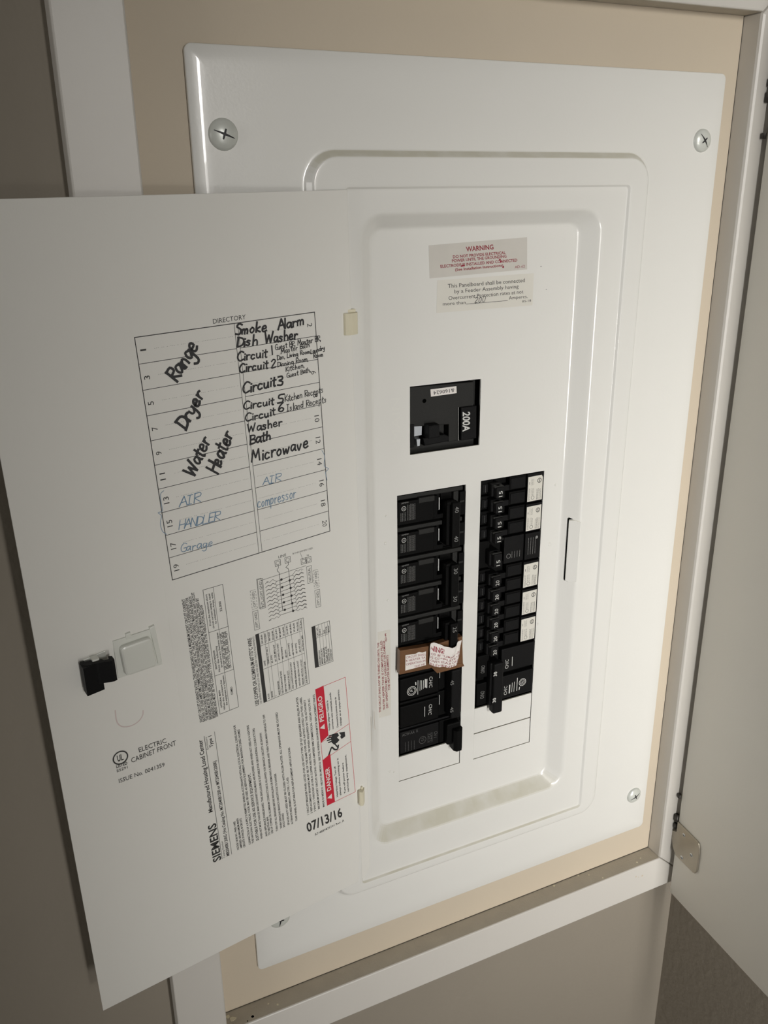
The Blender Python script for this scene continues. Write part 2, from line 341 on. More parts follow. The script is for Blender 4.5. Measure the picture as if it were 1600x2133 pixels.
allp = [(p[0], 7.7, p[2]) for p in outer]
for (x0, x1, z0, z1) in HOLES:
    h = [(x0, z0), (x0, z1), (x1, z1), (x1, z0)]; polys.append([Vector((p[0], p[1], 0)) for p in h]); allp += [(p[0], 7.7, p[1]) for p in h]
b.add(allp, [list(t) for t in tessellate_polygon(polys)])
for (x0, x1, z0, z1) in HOLES:
    h = [(x0, z0), (x0, z1), (x1, z1), (x1, z0)]
    for i in range(4):
        p, q = h[i], h[(i+1) % 4]; b.add([(p[0], 7.7, p[1]), (q[0], 7.7, q[1]), (q[0], 9.2, q[1]), (p[0], 9.2, p[1])], [[0, 1, 2, 3]])
b.build('cover_plate', 'enamel', pan, recalc=False, label='white stepped sheet metal cover')
b = MB()
b.box(64, 343, 88, 90, 64, 618); b.box(64, 66, 9, 90, 64, 618); b.box(341, 343, 9, 90, 64, 618); b.box(64, 343, 9, 90, 64, 66); b.box(64, 343, 9, 90, 616, 618)
b.build('enclosure', 'void', pan)
for (x0, x1, z0, z1) in ((134.6, 193.7, 139.7, 164.4), (207.1, 266.2, 165.1, 190.6), (207.1, 266.2, 138.9, 164.9)):
    b = MB(); b.box(x0, x1-.75, 7.6, 9.0, z0+.75, z1, .15); b.build('filler_plate', 'enamel', pan)
# door catch on the right slope
b = MB()
ca = [Vector(v) for v in ((285.5, 5.9, 351.5), (285.5, 5.9, 297.5), (290.5, 1.6, 297.5), (290.5, 1.6, 351.5))]
def slope(u, v, n=0.0):   # u 0 at the foot of the right slope, runs outward
    d = Vector((16, -10.7)).normalized(); q = Vector((-d.y*-1, d.x*-1)); q = Vector((-10.7, -16)).normalized()
    return (283.5+d.x*u+q.x*n, 7.7+d.y*u+q.y*n, v)
b.prism([(8.2, 297.3), (11, 295.6), (18.0, 296.6), (18.0, 350.4), (13, 352), (8.2, 351.7)], slope, .2, 1.6, bev=.4)
b.build('door_catch', 'enamel', pan, label='bent metal catch for the panel door')
b = MB(); b.flat([(7.2, 298), (8.2, 296.4), (8.4, 352.0), (12.0, 352.5), (8.2, 353.8), (7.3, 352.8)], slope, .3)
b.build('catch_slot', 'void', pan)
# four cover screws
def screw(c, rot, r=9.0):
    b = MB(); x, z = c; prof = ((r, 0), (r*.97, 1.0), (r*.82, 2.0), (r*.55, 2.9), (r*.25, 3.3), (.5, 3.4))
    b.loft([[(x+rr*math.cos(i*math.pi/14), -.05-y, z+rr*math.sin(i*math.pi/14)) for i in range(28)] for rr, y in prof], cap=True)
    so = b.build('screw', 'screw', pan, label='domed plated cover screw')
    b = MB(); Pl = wallp(-.05)
    for k, L_ in ((0, .72), (1, .34)):
        a = rot+k*math.pi/2; d = Vector((math.cos(a), math.sin(a))); q = Vector((-d.y, d.x))
        zz = [(-L_, 2.45 if k == 0 else 3.2), (-.3, 3.25), (0, 3.45), (.3, 3.25), (L_, 2.45 if k == 0 else 3.2)]
        for i in range(4):
            (t0, n0), (t1, n1) = zz[i], zz[i+1]; w0 = .075*r*(1-abs(t0)*1.1)+.06; w1 = .075*r*(1-abs(t1)*1.1)+.06
            c0 = Vector(c)+d*t0*r; c1 = Vector(c)+d*t1*r
            b.add([Pl(*(c0+q*w0), n0+.12), Pl(*(c1+q*w1), n1+.12), Pl(*(c1-q*w1), n1+.12), Pl(*(c0-q*w0), n0+.12)], [[0, 1, 2, 3]])
    b.disc(c, r*.1, Pl, 3.65)
    b.build('cross_slot', 'ink', so)
screw((19.12,640.67), math.radians(160)); screw((388.29,641.85), math.radians(130), 8.3); screw((389.47,43.89), math.radians(25), 8.3); screw((20.8, 48.5), math.radians(80))

# ---- stickers on the dead front
def stick(name, poly, plane, m, lab, n=.15):
    b = MB(); b.prism(poly, plane, 0.0, n); return b.build(name, m, pan, label=lab)
P = .22
s1 = stick('warning_sticker', [(159.93,573.40), (240.05,576.41), (241.26,553.96), (160.84,551.35)], DF, 'sticker_g', 'grey sticker with red grounding warning')
b = MB()
for t, a, e, u, bold in (("WARNING", (189.63,568.24), (212.02,569.08), (189.16,571.48), True),
    ("DO NOT PROVIDE ELECTRICAL", (179.11,564.12), (222.21,565.43), (178.89,566.06), True),
    ("POWER UNTIL THE GROUNDING", (178.40,561.40), (223.13,562.91), (178.17,563.35), True),
    ("ELECTRODE IS INSTALLED AND CONNECTED", (169.29,558.07), (232.46,559.88), (169.07,560.01), True),
    ("(See Installation Instructions)", (181.01,555.45), (220.55,556.86), (180.82,557.25), True),
    ("AD-62", (230.43,555.10), (239.10,555.40), (230.34,556.95), False)):
    text(b, t, a, e, 0, DF, P, up=u, bold=bold, res=2)
b.build('red_print', 'red', s1)
b = MB()
for q in ((186.36,558.64), (187.91,558.90), (218.38,560.28), (220.56,556.53), (217.52,561.64)): b.disc(q, .8, DF, P+.03, seg=7)
b.build('ink_blot', 'dkred', s1, kind='stuff')
s2 = stick('feeder_sticker', [(166.91,549.76), (247.29,550.97), (247.34,527.84), (166.39,527.40)], DF, 'sticker_w', 'pale sticker with black feeder rating text')
b = MB()
for t, a, e, u in (("This Panelboard shall be connected", (175.42,544.10), (239.65,545.02), (175.18,546.90)),
    ("by a Feeder Assembly having", (180.71,540.18), (234.43,541.01), (180.47,542.84)),
    ("Overcurrent Protection rates at not", (176.13,535.79), (238.81,537.00), (175.89,538.46)),
    ("more than", (171.54,532.24), (190.10,532.30), (171.31,534.58)),
    ("Amperes.", (226.49,533.22), (242.78,533.50), (226.18,535.64)),
    ("BS-18", (238.31,530.46), (245.90,530.71), (238.23,532.03))):
    text(b, t, a, e, 0, DF, P, up=u, res=2)
b.line([(190.50,532.11), (225.28,532.61)], .3, DF, P)
b.build('black_print', 'print', s2)
b = MB(); hand(b, "200", (197.26,532.38), (206.08,532.70), (197.54,536.58), .38, DF, P+.05, slant=.1); b.build('pen_writing', 'ink', s2, kind='stuff')
s3 = stick('heater_sticker', [(116.69,285.96), (127.89,285.85), (127.75,207.73), (115.90,207.98)], DF, 'sticker', 'upright sticker with red heater warning left of the breakers')
b = MB()
for t, a, e, u in (("THIS CIRCUIT SHALL NOT BE TURNED ON UNTIL THE", (118.76,213.05), (117.99,276.78), (117.05,213.09)),
    ("WATER HEATER TANK IS COMPLETELY FILLED", (122.42,214.26), (120.71,277.82), (120.71,214.30)),
    ("DRY OPERATION MAY OVERHEAT OR DAMAGE", (125.24,215.27), (122.99,277.27), (123.51,215.30)),
    ("THE HEATER ELEMENTS", (127.13,231.36), (125.77,263.74), (125.41,231.38)),
    ("AD-44", (124.65,276.02), (124.31,283.31), (123.18,275.95))):
    text(b, t, a, e, 0, DF, P, up=u, res=2, bold=True)
b.build('red_print', 'red', s3)
b = MB(); text(b, "MAIN", (137.55,437.05), (136.97,469.84), 0, DF, .05, up=(130.95,437.17), res=2); b.build('faint_lettering', 'ghost', pan)
b = MB()   # scuffs on the cover
for pts, wd_ in (([(324.09,610.08), (327.07,607.39)], .6), ([(325.95,609.40), (327.60,606.72)], .4)): b.line(pts, wd_, wallp(-3.1), .05)
for q, r in (((253.36,555.47), .5), ((259.09,538.68), .35), ((270.45,597.48), .4)): b.disc(q, r, DF, .05, seg=7)
b.build('scuff', 'grey_print', pan, kind='stuff')
b = MB()
for q, rr in (((125.27,381.20), .8), ((275.70,330.68), 1.6), ((277.96,382.66), 1.0), ((289.02,380.99), .9), ((126.11,152.96), 1.0), ((130.11,151.16), .9), ((124.61,359.28), 1.3), ((268.01,258.09), 1.2), ((126.09,311.68), .9)):
    b.loft([[(q[0]+rr*k_*math.cos(i*math.pi/5), 7.72-h_, q[1]+rr*k_*math.sin(i*math.pi/5)) for i in range(10)] for k_, h_ in ((1, 0), (.8, .25), (.4, .42))], cap=True)
b.build('paint_drip', 'enamel', pan, kind='stuff')
b = MB(); b.line([(107.97,222.87), (108.52,206.19)], .35, slope_l := (lambda u, v, n=0: (u, -2.95-n, v)), .04)
b.line([(105.38,218.29), (105.63,186.63)], .25, slope_l, .04)
b.build('scratch', 'scratch', pan, kind='stuff')

# ---- the open panel door
b = MB()
Wd, Hd = 227.9, 547.2
poly = [(0, 0), (Wd, 0), (Wd, -Hd)] + [(14-14*math.sin(a), -Hd+14-14*math.cos(a)) for a in [i*math.pi/16 for i in range(0, 9)]]
b.prism(poly, doorp, -1.2, 0.0, bev=.35)
door = b.build('door', 'door_enamel', pan, label='open white panel door with circuit directory inside')
# directory film, slightly turned on the door
b = MB()
fp = [(149.18,-62.96), (9.40,-63.04), (6.84,-466.28), (142.88,-465.95)]
b.prism(fp, doorp, 0.02, 0.12)
film = b.build('directory_label', 'film', door, label='printed directory label')
b = MB(); n = .2; A, B, Cc, Dd = [Vector(v) for v in ((145.87,-76.27), (27.75,-72.95), (24.05,-225.19), (140.63,-230.80))]
def T(s, t):     # table coordinates, s across from the left, t down
    return tuple((A*(1-s)+B*s)*(1-t)+(Dd*(1-s)+Cc*s)*t)
def ln(p, q, w_, m=0): b.line([p, q], w_, doorp, n, m)
for p, q in ((T(0, 0), T(1, 0)), (T(1, 0), T(1, 1)), (T(1, 1), T(0, 1)), (T(0, 1), T(0, 0))): ln(p, q, .5)
s0, s1_ = .525, .545
ln(T(s0, 0), T(s0, 1), .3); ln(T(s1_, 0), T(s1_, 1), .3)
for i in range(10):
    t = i/10
    if i: ln(T(0, t), T(s0, t), .35); ln(T(s1_, t), T(1, t), .35)
    for sa, sb in ((.09, s0-.01), (s1_+.02, .93)):
        k = 46
        for j in range(k):
            if random.random() < .85: ln(T(sa+(sb-sa)*j/k, t+.05), T(sa+(sb-sa)*(j+.4)/k, t+.05), .14, 1)
b.build('table_lines', ['print', 'fine'], film)
b = MB()
def dt(t, a, e, u, m=0, bold=False, res=2): text(b, t, a, e, 0, doorp, .2, m, up=u, bold=bold, res=res)
dt("DIRECTORY", (97.31,-73.41), (75.83,-72.66), (97.34,-70.56))
AX = (T(0.5, 0)[0]-T(0.5, 1)[0], T(0.5, 0)[1]-T(0.5, 1)[1]); AX = Vector(AX).normalized()   # label's own upward direction
def num(t, c, up, h=3.6):
    c = Vector(c); L_ = h*(.28 if t == '1' else .64*len(t)); d = AX*(1 if up else -1); a = c-d*L_/2; q = Vector((d.y, -d.x))
    a = a-q*h/2; text(b, t, tuple(a), tuple(a+d*L_), 0, doorp, .2, up=tuple(a+q*h), res=2)
for i, c in enumerate(((141.74,-83.89), (141.42,-100.06), (140.96,-115.47), (140.48,-131.09), (139.76,-146.50), (139.10,-161.51), (138.59,-177.05), (138.18,-192.46), (137.54,-207.93), (137.19,-222.98))): num(str(2*i+1), c, True)
for t, c in (("2", (31.72,-80.77)), ("6", (30.68,-111.66)), ("8", (30.11,-127.10)), ("10", (29.90,-142.81)), ("12", (29.82,-157.79)), ("14", (29.54,-173.10)), ("16", (28.69,-188.64)), ("18", (28.33,-203.32)), ("20", (27.98,-218.44))): num(t, c, False)
# sideways print, reading up the label
def up_text(t, a, e, h, m=0, bold=False, res=2):
    a = Vector(a); L_ = min((Vector(e)-a).dot(AX), len(t)*h*(1.2 if h > 2.2 else .85)); q = Vector((AX.y, -AX.x))
    text(b, t, tuple(a), tuple(a+AX*L_), 0, doorp, .2, m, up=tuple(a+q*h), bold=bold, res=res)
up_text("SIEMENS", (129.05,-462.11), (130.10,-427.72), 6.2, bold=True, res=2)
up_text("Manufactured Housing Load Center", (131.32,-417.27), (132.12,-354.77), 3.1, bold=True, res=2)
up_text("Enclosure", (129.20,-364.48), (129.79,-354.26), 1.5, 1); up_text("Type 1", (125.90,-363.85), (125.97,-354.24), 2.4, bold=True)
def up_line(a, e, w_=.3, m=0):
    a = Vector(a); b.line([a, a+AX*(Vector(e)-a).dot(AX)], w_, doorp, .2, m)
up_line((128.23,-461.88), (131.80,-353.04), .35); up_line((120.50,-461.65), (124.60,-352.41), .3)
up_text("Catalog Number", (125.79,-462.04), (126.22,-446.23), 1.5, 1)
up_text("MB2040B1200G (Vrs Catalog No. MT2040B1200 or MT2040B1200R)", (122.28,-461.62), (125.09,-375.94), 2.4, bold=True)
def C6(x, y): return (x, y)
FT = ["VOLTAGE: 120/240 VAC, 1 PHASE, 3 WIRE", "AMPERES: 200 MAXIMUM MAIN", "CIRCUITS: 20 SPACES, 40 CIRCUITS",
 "CONNECTION OF A SUPPLY IS PERMITTED WHEN IN ACCORDANCE WITH ALL LOCAL ELECTRICAL CODES AND/OR",
 "THE NATIONAL ELECTRICAL CODE. MAY BE USED AS SERVICE EQUIPMENT FOR MANUFACTURED HOMES",
 "SUITABLE FOR USE AS SERVICE EQUIPMENT.",
 "WHEN NOT MORE THAN SIX MAIN DISCONNECTING MEANS ARE PROVIDED AND WHEN NOT USED AS A LIGHTING",
 "AND APPLIANCE PANELBOARD. THIS ENCLOSURE IS SUITABLE FOR GROUNDING CONDUCTORS",
 "TO NEUTRAL BAR.", "USE OF COPPER OR ALUMINUM CONDUCTORS IS ALLOWED FOR BRANCH CIRCUITS AS SHOWN",
 "TURN OFF ALL BREAKERS BEFORE INSTALLING OR REMOVING A BREAKER AND THEN TURN MAIN HANDLE TO OFF",
 "WHEN SERVICING BRANCH CIRCUITS DUE TO DANGER", "SHOCK HAZARD",
 "SPACES NOT USED MUST BE CLOSED WITH FILLER PLATES. ALL OPENINGS MUST BE CLOSED",
 "ALTERNATE REQUIREMENTS ARE TYPE 1, CLASS", "THIS PANEL IS SUITABLE FOR REPLACEMENT APPLICATIONS."]
FE = [((114.38,-460.32),(115.33,-433.85)), ((111.83,-460.28),(112.69,-432.30)), ((109.29,-460.46),(110.47,-433.37)), ((104.73,-460.30),(108.28,-352.99)), ((102.14,-460.26),(101.81,-357.59)),
 ((98.11,-459.82),(98.16,-397.66)), ((94.89,-459.85),(95.18,-356.99)), ((90.83,-459.62),(92.50,-361.32)), ((88.40,-459.70),(89.46,-441.78)), ((85.92,-459.34),(85.88,-367.27)),
 ((81.81,-459.11),(82.28,-353.11)), ((78.25,-458.35),(79.62,-406.71)), ((75.77,-458.43),(77.11,-445.03)), ((71.80,-458.09),(75.85,-355.20)), ((68.73,-459.14),(71.31,-414.77)), ((64.86,-457.81),(68.12,-388.87)),
 ((54.40,-456.87),(55.65,-348.92)), ((51.40,-456.93),(52.90,-349.95)), ((48.36,-456.53),(51.20,-348.52)), ((44.86,-455.88),(48.67,-353.60)), ((40.51,-456.08),(46.94,-351.76))]
FT += ["1 CIRCUIT BREAKER PANEL LISTED FOR USE WITH TYPE QP QT BREAKERS AND FILLER PLATES", "2 REPLACEMENT BREAKERS MUST BE OF THE SAME TYPE AND RATING LISTED ON THIS LABEL",
 "3 SPACE 1 THROUGH 20 USE A COPPER NEUTRAL TIE WHEN REQUIRED BY THE AUTHORITY", "MAXIMUM SHORT CIRCUIT RATING 10,000 AMPERES RMS SYMMETRICAL 120/240 VOLTS AC", "MADE IN MEXICO  HECHO EN MEXICO  SEE THE WIRING DIAGRAM FOR REPLACEMENT PARTS"]
for t, (a, e) in zip(FT, FE): up_text(t, a, e, 2.1 if t.startswith('SUITABLE') else 1.6, bold=True)
for t, a, e in (("SHORT CIRCUIT CURRENT RATING: THIS PANELBOARD HAS A MAXIMUM SHORT CIRCUIT CURRENT", (131.29,-341.08), (134.37,-245.94)),
 ("RATING OF 10,000 AMPS RMS SYMMETRICAL, 120/240 V AC. THE ACTUAL RATING IS DEPENDENT ON", (129.01,-341.20), (131.91,-245.97)),
 ("THE BRANCH AND MAIN BREAKERS INSTALLED IN THIS PANELBOARD. THE CORRECT MAIN AND BRANCH", (126.72,-341.32), (129.56,-245.61)),
 ("BREAKERS MUST BE USED. COMBINATIONS TO BE USED ARE LISTED IN THE TABULATION BELOW. ANY CIRCUIT", (124.42,-341.44), (127.32,-243.14)),
 ("BREAKERS INSTALLED, REPLACED, OR ADDED IN THIS PANELBOARD MUST BE MANUFACTURED BY", (122.09,-341.38), (125.16,-247.94)),
 ("SIEMENS AND MUST BE THE CORRECT TYPE AS INDICATED IN THE TABULATION BELOW", (119.93,-341.24), (123.05,-253.48))):
    up_text(t, a, e, 2.0, bold=True)
def frame4(p, w_=.3):
    for i in range(4): b.line([p[i], p[(i+1) % 4]], w_, doorp, .2)
def bil(p, s, t):  # p: top-left, top-right, bottom-right, bottom-left
    p = [Vector(v) for v in p]; return (p[0]*(1-s)+p[1]*s)*(1-t)+(p[3]*(1-s)+p[2]*s)*t
TA = [(121.20,-243.50), (107.24,-243.27), (104.13,-339.47), (118.38,-340.08)]
frame4(TA)
for t in (.33, .68): b.line([bil(TA, 0, t), bil(TA, 1, t)], .3, doorp, .2)
b.line([bil(TA, .52, 0), bil(TA, .52, 1)], .25, doorp, .2)
def cellt(p, txt, s, t0, t1, h, bold=True):
    a = bil(p, s, t1); e = bil(p, s, t0); up_text(txt, a, e, h, bold=bold)
for (t0, t1, ls) in ((.02, .31, ("From the maximum short", "circuit current rating is equal", "to minimum Amps, volts")), (.35, .66, ("BRANCH BREAKER", "Note: the following", "breakers are Siemens types")), (.70, .98, ("INTEGRAL MAIN", "When this enclosure has", "the equipment is a Siemens"))):
    for k, tx in enumerate(ls): cellt(TA, tx, .17+.14*k, t0+.02*(k % 2), t1-.03*((k+1) % 2), 1.25)
cellt(TA, "22,000", .80, .10, .20, 1.5)
for k, tx in enumerate(("QP, QT, HQP, QPH, QE, QPF,", "QAF, QPF, QPHF, QEF, QPHF", "OR CT, CTL, QAFH, ASHF, HQPF")): cellt(TA, tx, .65+.12*k, .36, .66, 1.6)
cellt(TA, "COMBO", .80, .80, .88, 1.5)
up_text("USE COPPER OR ALUMINUM 60\u00b0/75\u00b0C WIRE", (88.61,-343.72), (90.26,-288.73), 2.8, bold=True)
up_text("USE SIEMENS APPROVED LUGS AND WIRE SIZE PER TORQUE REQUIREMENTS", (86.31,-343.47), (87.68,-288.51), 1.4)
TB = [(86.88,-287.64), (49.19,-286.07), (47.31,-340.89), (84.83,-343.43)]
frame4(TB)
b.flat([bil(TB, 0, 0), bil(TB, .07, 0), bil(TB, .07, 1), bil(TB, 0, 1)], doorp, .22)
for t in (.18, .52): b.line([bil(TB, .07, t), bil(TB, .95, t)], .25, doorp, .2)
for s_ in (.17, .24, .37, .48, .60, .72, .90, .955): b.line([bil(TB, s_, 0), bil(TB, s_, 1)], .18, doorp, .2, 1)
rows = [("4-1/0", "LINE", "250 LB-IN"), ("GROUND", "TERMINAL KIT NO. 4", "TO SCREW"), ("G", "#2 AWG", "ARM TORQUE"), ("MAIN BREAKER", "#1 OR MFG KIT", "50 LB-IN"), ("NEUTRAL/GROUND BARS", "#4 AWG CU ONLY", "45 LB-IN"), ("SEE TYPE TORQUE", "#6-14 AWG", "40 LB-IN"), ("TERMINALS IN KITS", "#8 AWG", "35 LB-IN"), ("ONE CONDUCTOR EACH ONLY", "#10-14 AWG", "25 LB-IN"), ("CLUSTER GROUND LUG KIT", "#3-10 AWG", "40 LB-IN"), ("GROUND NEUTRAL LUG KIT", "#2-4 AWG", "35 LB-IN"), ("FEEDER NEUTRAL LUG KIT", "#6-4/0 AWG", "90 LB-IN"), ("SUB FEED GROUND BAR", "1/0-250 KCMIL", "120 LB-IN")]
for k, (x1_, x2_, x3_) in enumerate(rows):
    s_ = .13+.075*k
    cellt(TB, x1_, s_, .99-.035*len(x1_)*.52 if len(x1_) < 24 else .56, .98, 1.25); cellt(TB, x2_, s_, .22+.01*(k % 3), .48, 1.25); cellt(TB, x3_, s_, .03, .16, 1.25)
TCc = [(42.84,-295.55), (27.98,-295.10), (26.48,-329.37), (41.77,-329.79)]
frame4(TCc); b.flat([bil(TCc, 0, 0), bil(TCc, .2, 0), bil(TCc, .2, 1), bil(TCc, 0, 1)], doorp, .22)
b.line([bil(TCc, .2, .3), bil(TCc, .9, .3)], .2, doorp, .2)
for s_ in (.38, .56, .72, .88): b.line([bil(TCc, s_, 0), bil(TCc, s_, 1)], .18, doorp, .2, 1)
for k, (x1_, x2_) in enumerate((("DESCRIPTION", "CAT. NO."), ("MAIN LUG KIT", "ECLK2"), ("MAIN BREAKER", "Q"), ("FILLER PLATE", "QF3"), ("GROUND BAR", "EC3GB"), ("COVER KIT", "MHF20"))):
    s_ = .33+.125*k; cellt(TCc, x1_, s_, .45, .97, 1.3); cellt(TCc, x2_, s_, .05, .27, 1.3)
# wiring diagram
dt("LINE", (65.25,-235.47), (59.33,-235.22), (65.29,-233.49)); dt("BOND/WHEN USED", (54.13,-235.49), (38.17,-235.22), (54.23,-234.20), 1, res=1); dt("N", (43.23,-239.78), (41.89,-239.76), (43.33,-238.28), 1)
def sq(c, r):
    c = Vector(c); q = Vector((AX.y, -AX.x)); P4 = [c+AX*r+q*r, c+AX*r-q*r, c-AX*r-q*r, c-AX*r+q*r]
    for i in range(4): b.line([P4[i], P4[(i+1) % 4]], .28, doorp, .2)
    b.circle(tuple(c), r*.66, .25, doorp, .2, seg=12)
for c in ((66.04,-238.69), (58.43,-238.35), (46.07,-242.52), (42.25,-242.60)): sq(c, 2.1)
b.line([(48.48,-235.50), (46.58,-241.47)], .2, doorp, .2)
for seq in (((65.79,-240.38), (65.76,-242.55), (66.93,-243.33), (66.67,-244.85), (65.63,-245.85), (65.41,-251.02), (65.41,-263.55), (64.77,-275.71)),
            ((58.18,-240.23), (58.12,-242.06), (60.28,-243.66), (58.50,-244.87), (58.10,-247.18), (57.96,-253.46), (57.66,-265.81), (57.16,-278.40))): b.line(seq, .35, doorp, .2)
b.line([(79.34,-248.23), (44.59,-246.41)], .25, doorp, .2)
b.line([(79.34,-248.23), (79.38,-246.42), (82.62,-246.42), (82.41,-268.53), (78.36,-268.26), (78.96,-247.98)], .25, doorp, .2)
lc = [Vector(v) for v in ((67.94,-252.15), (66.85,-278.47))]; rc = [Vector(v) for v in ((55.52,-250.82), (54.26,-278.13))]
b1_ = [Vector(v) for v in ((65.34,-251.04), (64.77,-275.71))]; b2_ = [Vector(v) for v in ((57.96,-253.46), (57.16,-278.40))]
for k in range(10):
    t = k/9; Lp = lc[0]*(1-t)+lc[1]*t; Rp = rc[0]*(1-t)+rc[1]*t; b.line([Lp, Rp], .28, doorp, .2)
    m_ = (b1_ if k % 2 == 0 else b2_); q = m_[0]*(1-t)+m_[1]*t; q = Lp+(Rp-Lp)*(.30 if k % 2 == 0 else .80); b.disc(tuple(q), .95, doorp, .24, seg=8)
    for e_, sg in ((Lp, -1), (Rp, 1)):
        d = (Rp-Lp).normalized()*sg
        for dv in (-1.25, 1.25):
            o_ = e_-AX*dv*1.1
            b.line(smooth_pts([e_, o_+d*1.5, o_+d*3+AX*1.1, o_+d*5, o_+d*6.6+AX*.9, o_+d*8.6]), .26, doorp, .2)
def lab(t, a, e, h=1.9, box=True, dash=False):
    up_text(t, a, e, h); a = Vector(a); L_ = (Vector(e)-a).dot(AX); q = Vector((AX.y, -AX.x)); P4 = [a-q*1.0-AX*1.2, a-q*1.0+AX*(L_+1.2), a+q*(h+1)+AX*(L_+1.2), a+q*(h+1)-AX*1.2]
    if box:
        for i in range(4):
            if not dash: b.line([P4[i], P4[(i+1) % 4]], .26, doorp, .2)
            else:
                for j in range(6): b.line([P4[i].lerp(P4[(i+1) % 4], j/6), P4[i].lerp(P4[(i+1) % 4], (j+.5)/6)], .22, doorp, .2)
lab("NTL./(OPT GND)", (78.72,-268.15), (79.70,-248.14)); lab("(OPT GND)", (84.29,-282.83), (85.13,-270.66)); lab("(OPT GND)", (84.81,-266.70), (85.46,-254.82), dash=True)
lab("NEUTRAL", (40.92,-259.33), (41.65,-248.67)); lab("(OPT GND)", (35.94,-264.50), (36.86,-252.95), dash=True); lab("(OPT GND)", (35.41,-279.96), (35.97,-268.67))
dt("1", (75.21,-251.20), (74.85,-251.16), (75.24,-250.10), 1); dt("39", (75.99,-280.55), (74.13,-280.57), (76.08,-279.40), 1); dt("2", (48.43,-249.80), (47.86,-249.77), (48.45,-248.80), 1); dt("40", (48.12,-278.84), (46.16,-278.66), (48.12,-277.50), 1)
# date and revision
dt("07/13/16", (56.88,-473.25), (24.59,-472.94), (57.83,-464.26), bold=True); dt("A7-4889876101 Rev. A", (50.55,-479.87), (23.36,-478.77), (50.85,-477.58), res=1)
b.build('printed_text', ['print', 'fine'], film)
# danger block
b = MB(); DG = [(42.63,-347.96), (16.69,-346.72), (11.91,-454.90), (38.11,-456.10)]
for i in range(4): b.line([DG[i], DG[(i+1) % 4]], .35, doorp, .2)
tl, th_ = .415, .595
for t in (tl-.005, th_-.03): b.line([bil(DG, 0, t+.035), bil(DG, 1, t-.02)], .35, doorp, .2)
b.flat([bil(DG, 0, 0), bil(DG, .27, -.005), bil(DG, .27, tl-.005), bil(DG, 0, tl+.03)], doorp, .24)
b.flat([bil(DG, 0, th_), bil(DG, .27, th_-.025), bil(DG, .27, 1.0), bil(DG, 0, 1)], doorp, .24)
b.build('danger_block', 'signred', film)
b = MB()
def tri(a, h, s=1.0):
    a = Vector(a); q = Vector((AX.y, -AX.x)); b.flat([a, a+AX*h*1.15, a+q*h+AX*h*.575], doorp, .28)
a_, e_ = (37.01,-377.75), (38.70,-354.83); up_text("PELIGRO", (37.00,-377.54), (38.29,-354.99), 3.6, bold=True, res=2)
up_text("DANGER", (33.93,-442.93), (35.20,-420.72), 3.6, bold=True, res=2)
b.m = [0]*len(b.f); b.v = [v for v in b.v]
b2 = MB(); b2.v = [tuple(Vector(v)+DR @ Vector((0, .1, 0))) for v in b.v]; b2.f = b.f; b2.m = b.m; b2.sm = b.sm; b = b2
tri((36.56,-385.05), 4.2); tri((33.48,-451.47), 4.2)
b.build('white_lettering', 'paper', film, kind='stuff')
b = MB()
for a, e, ls in (((31.84,-388.25), (32.23,-354.30), ("Voltaje peligroso. Cuando la", "corriente esta conectada puede", "Desconecte la potencia antes de", "trabajar en el equipo electrico.")),
                 ((27.98,-452.16), (27.99,-415.07), ("Hazardous Voltage. Turn off", "always before working on it", "Turn off power before", "servicing any equipment."))):
    a = Vector(a); q = Vector((AX.y, -AX.x)); L_ = (Vector(e)-a).dot(AX)
    for k, tx in enumerate(ls): o_ = a-q*(0+3.0*k+(1.2 if k > 1 else 0)); text(b, tx, tuple(o_), tuple(o_+AX*L_*(.97 if k % 2 else .8)), 0, doorp, .2, up=tuple(o_+q*1.5), bold=True)
b.flat([(30.34,-392.35), (25.64,-392.95), (24.49,-396.05), (26.27,-397.09), (24.25,-400.13), (26.05,-401.61), (29.12,-402.55), (31.14,-399.94), (31.79,-395.71)], doorp, .22)
for q0, q1, w_ in (((29.52,-393.12), (33.36,-392.87), 1.0), ((30.46,-394.72), (34.92,-394.42), 1.1), ((30.76,-396.57), (35.02,-396.35), 1.1), ((30.65,-398.60), (34.07,-398.50), 1.0), ((28.66,-401.85), (26.26,-405.96), 1.0)): b.line([q0, q1], w_, doorp, .23)
b.flat([(24.36,-393.24), (22.77,-396.32), (23.49,-397.79), (22.29,-400.05), (18.97,-398.97), (19.22,-394.67), (21.80,-394.06)], doorp, .22)
b.line(smooth_pts([Vector(v) for v in ((34.46,-410.29), (32.75,-406.35), (31.35,-404.05), (28.91,-407.08), (26.34,-407.71), (25.53,-404.48))]), 1.3, doorp, .22)
b.build('shock_symbol', 'ink', film, label='black shock hazard hand and warning text')
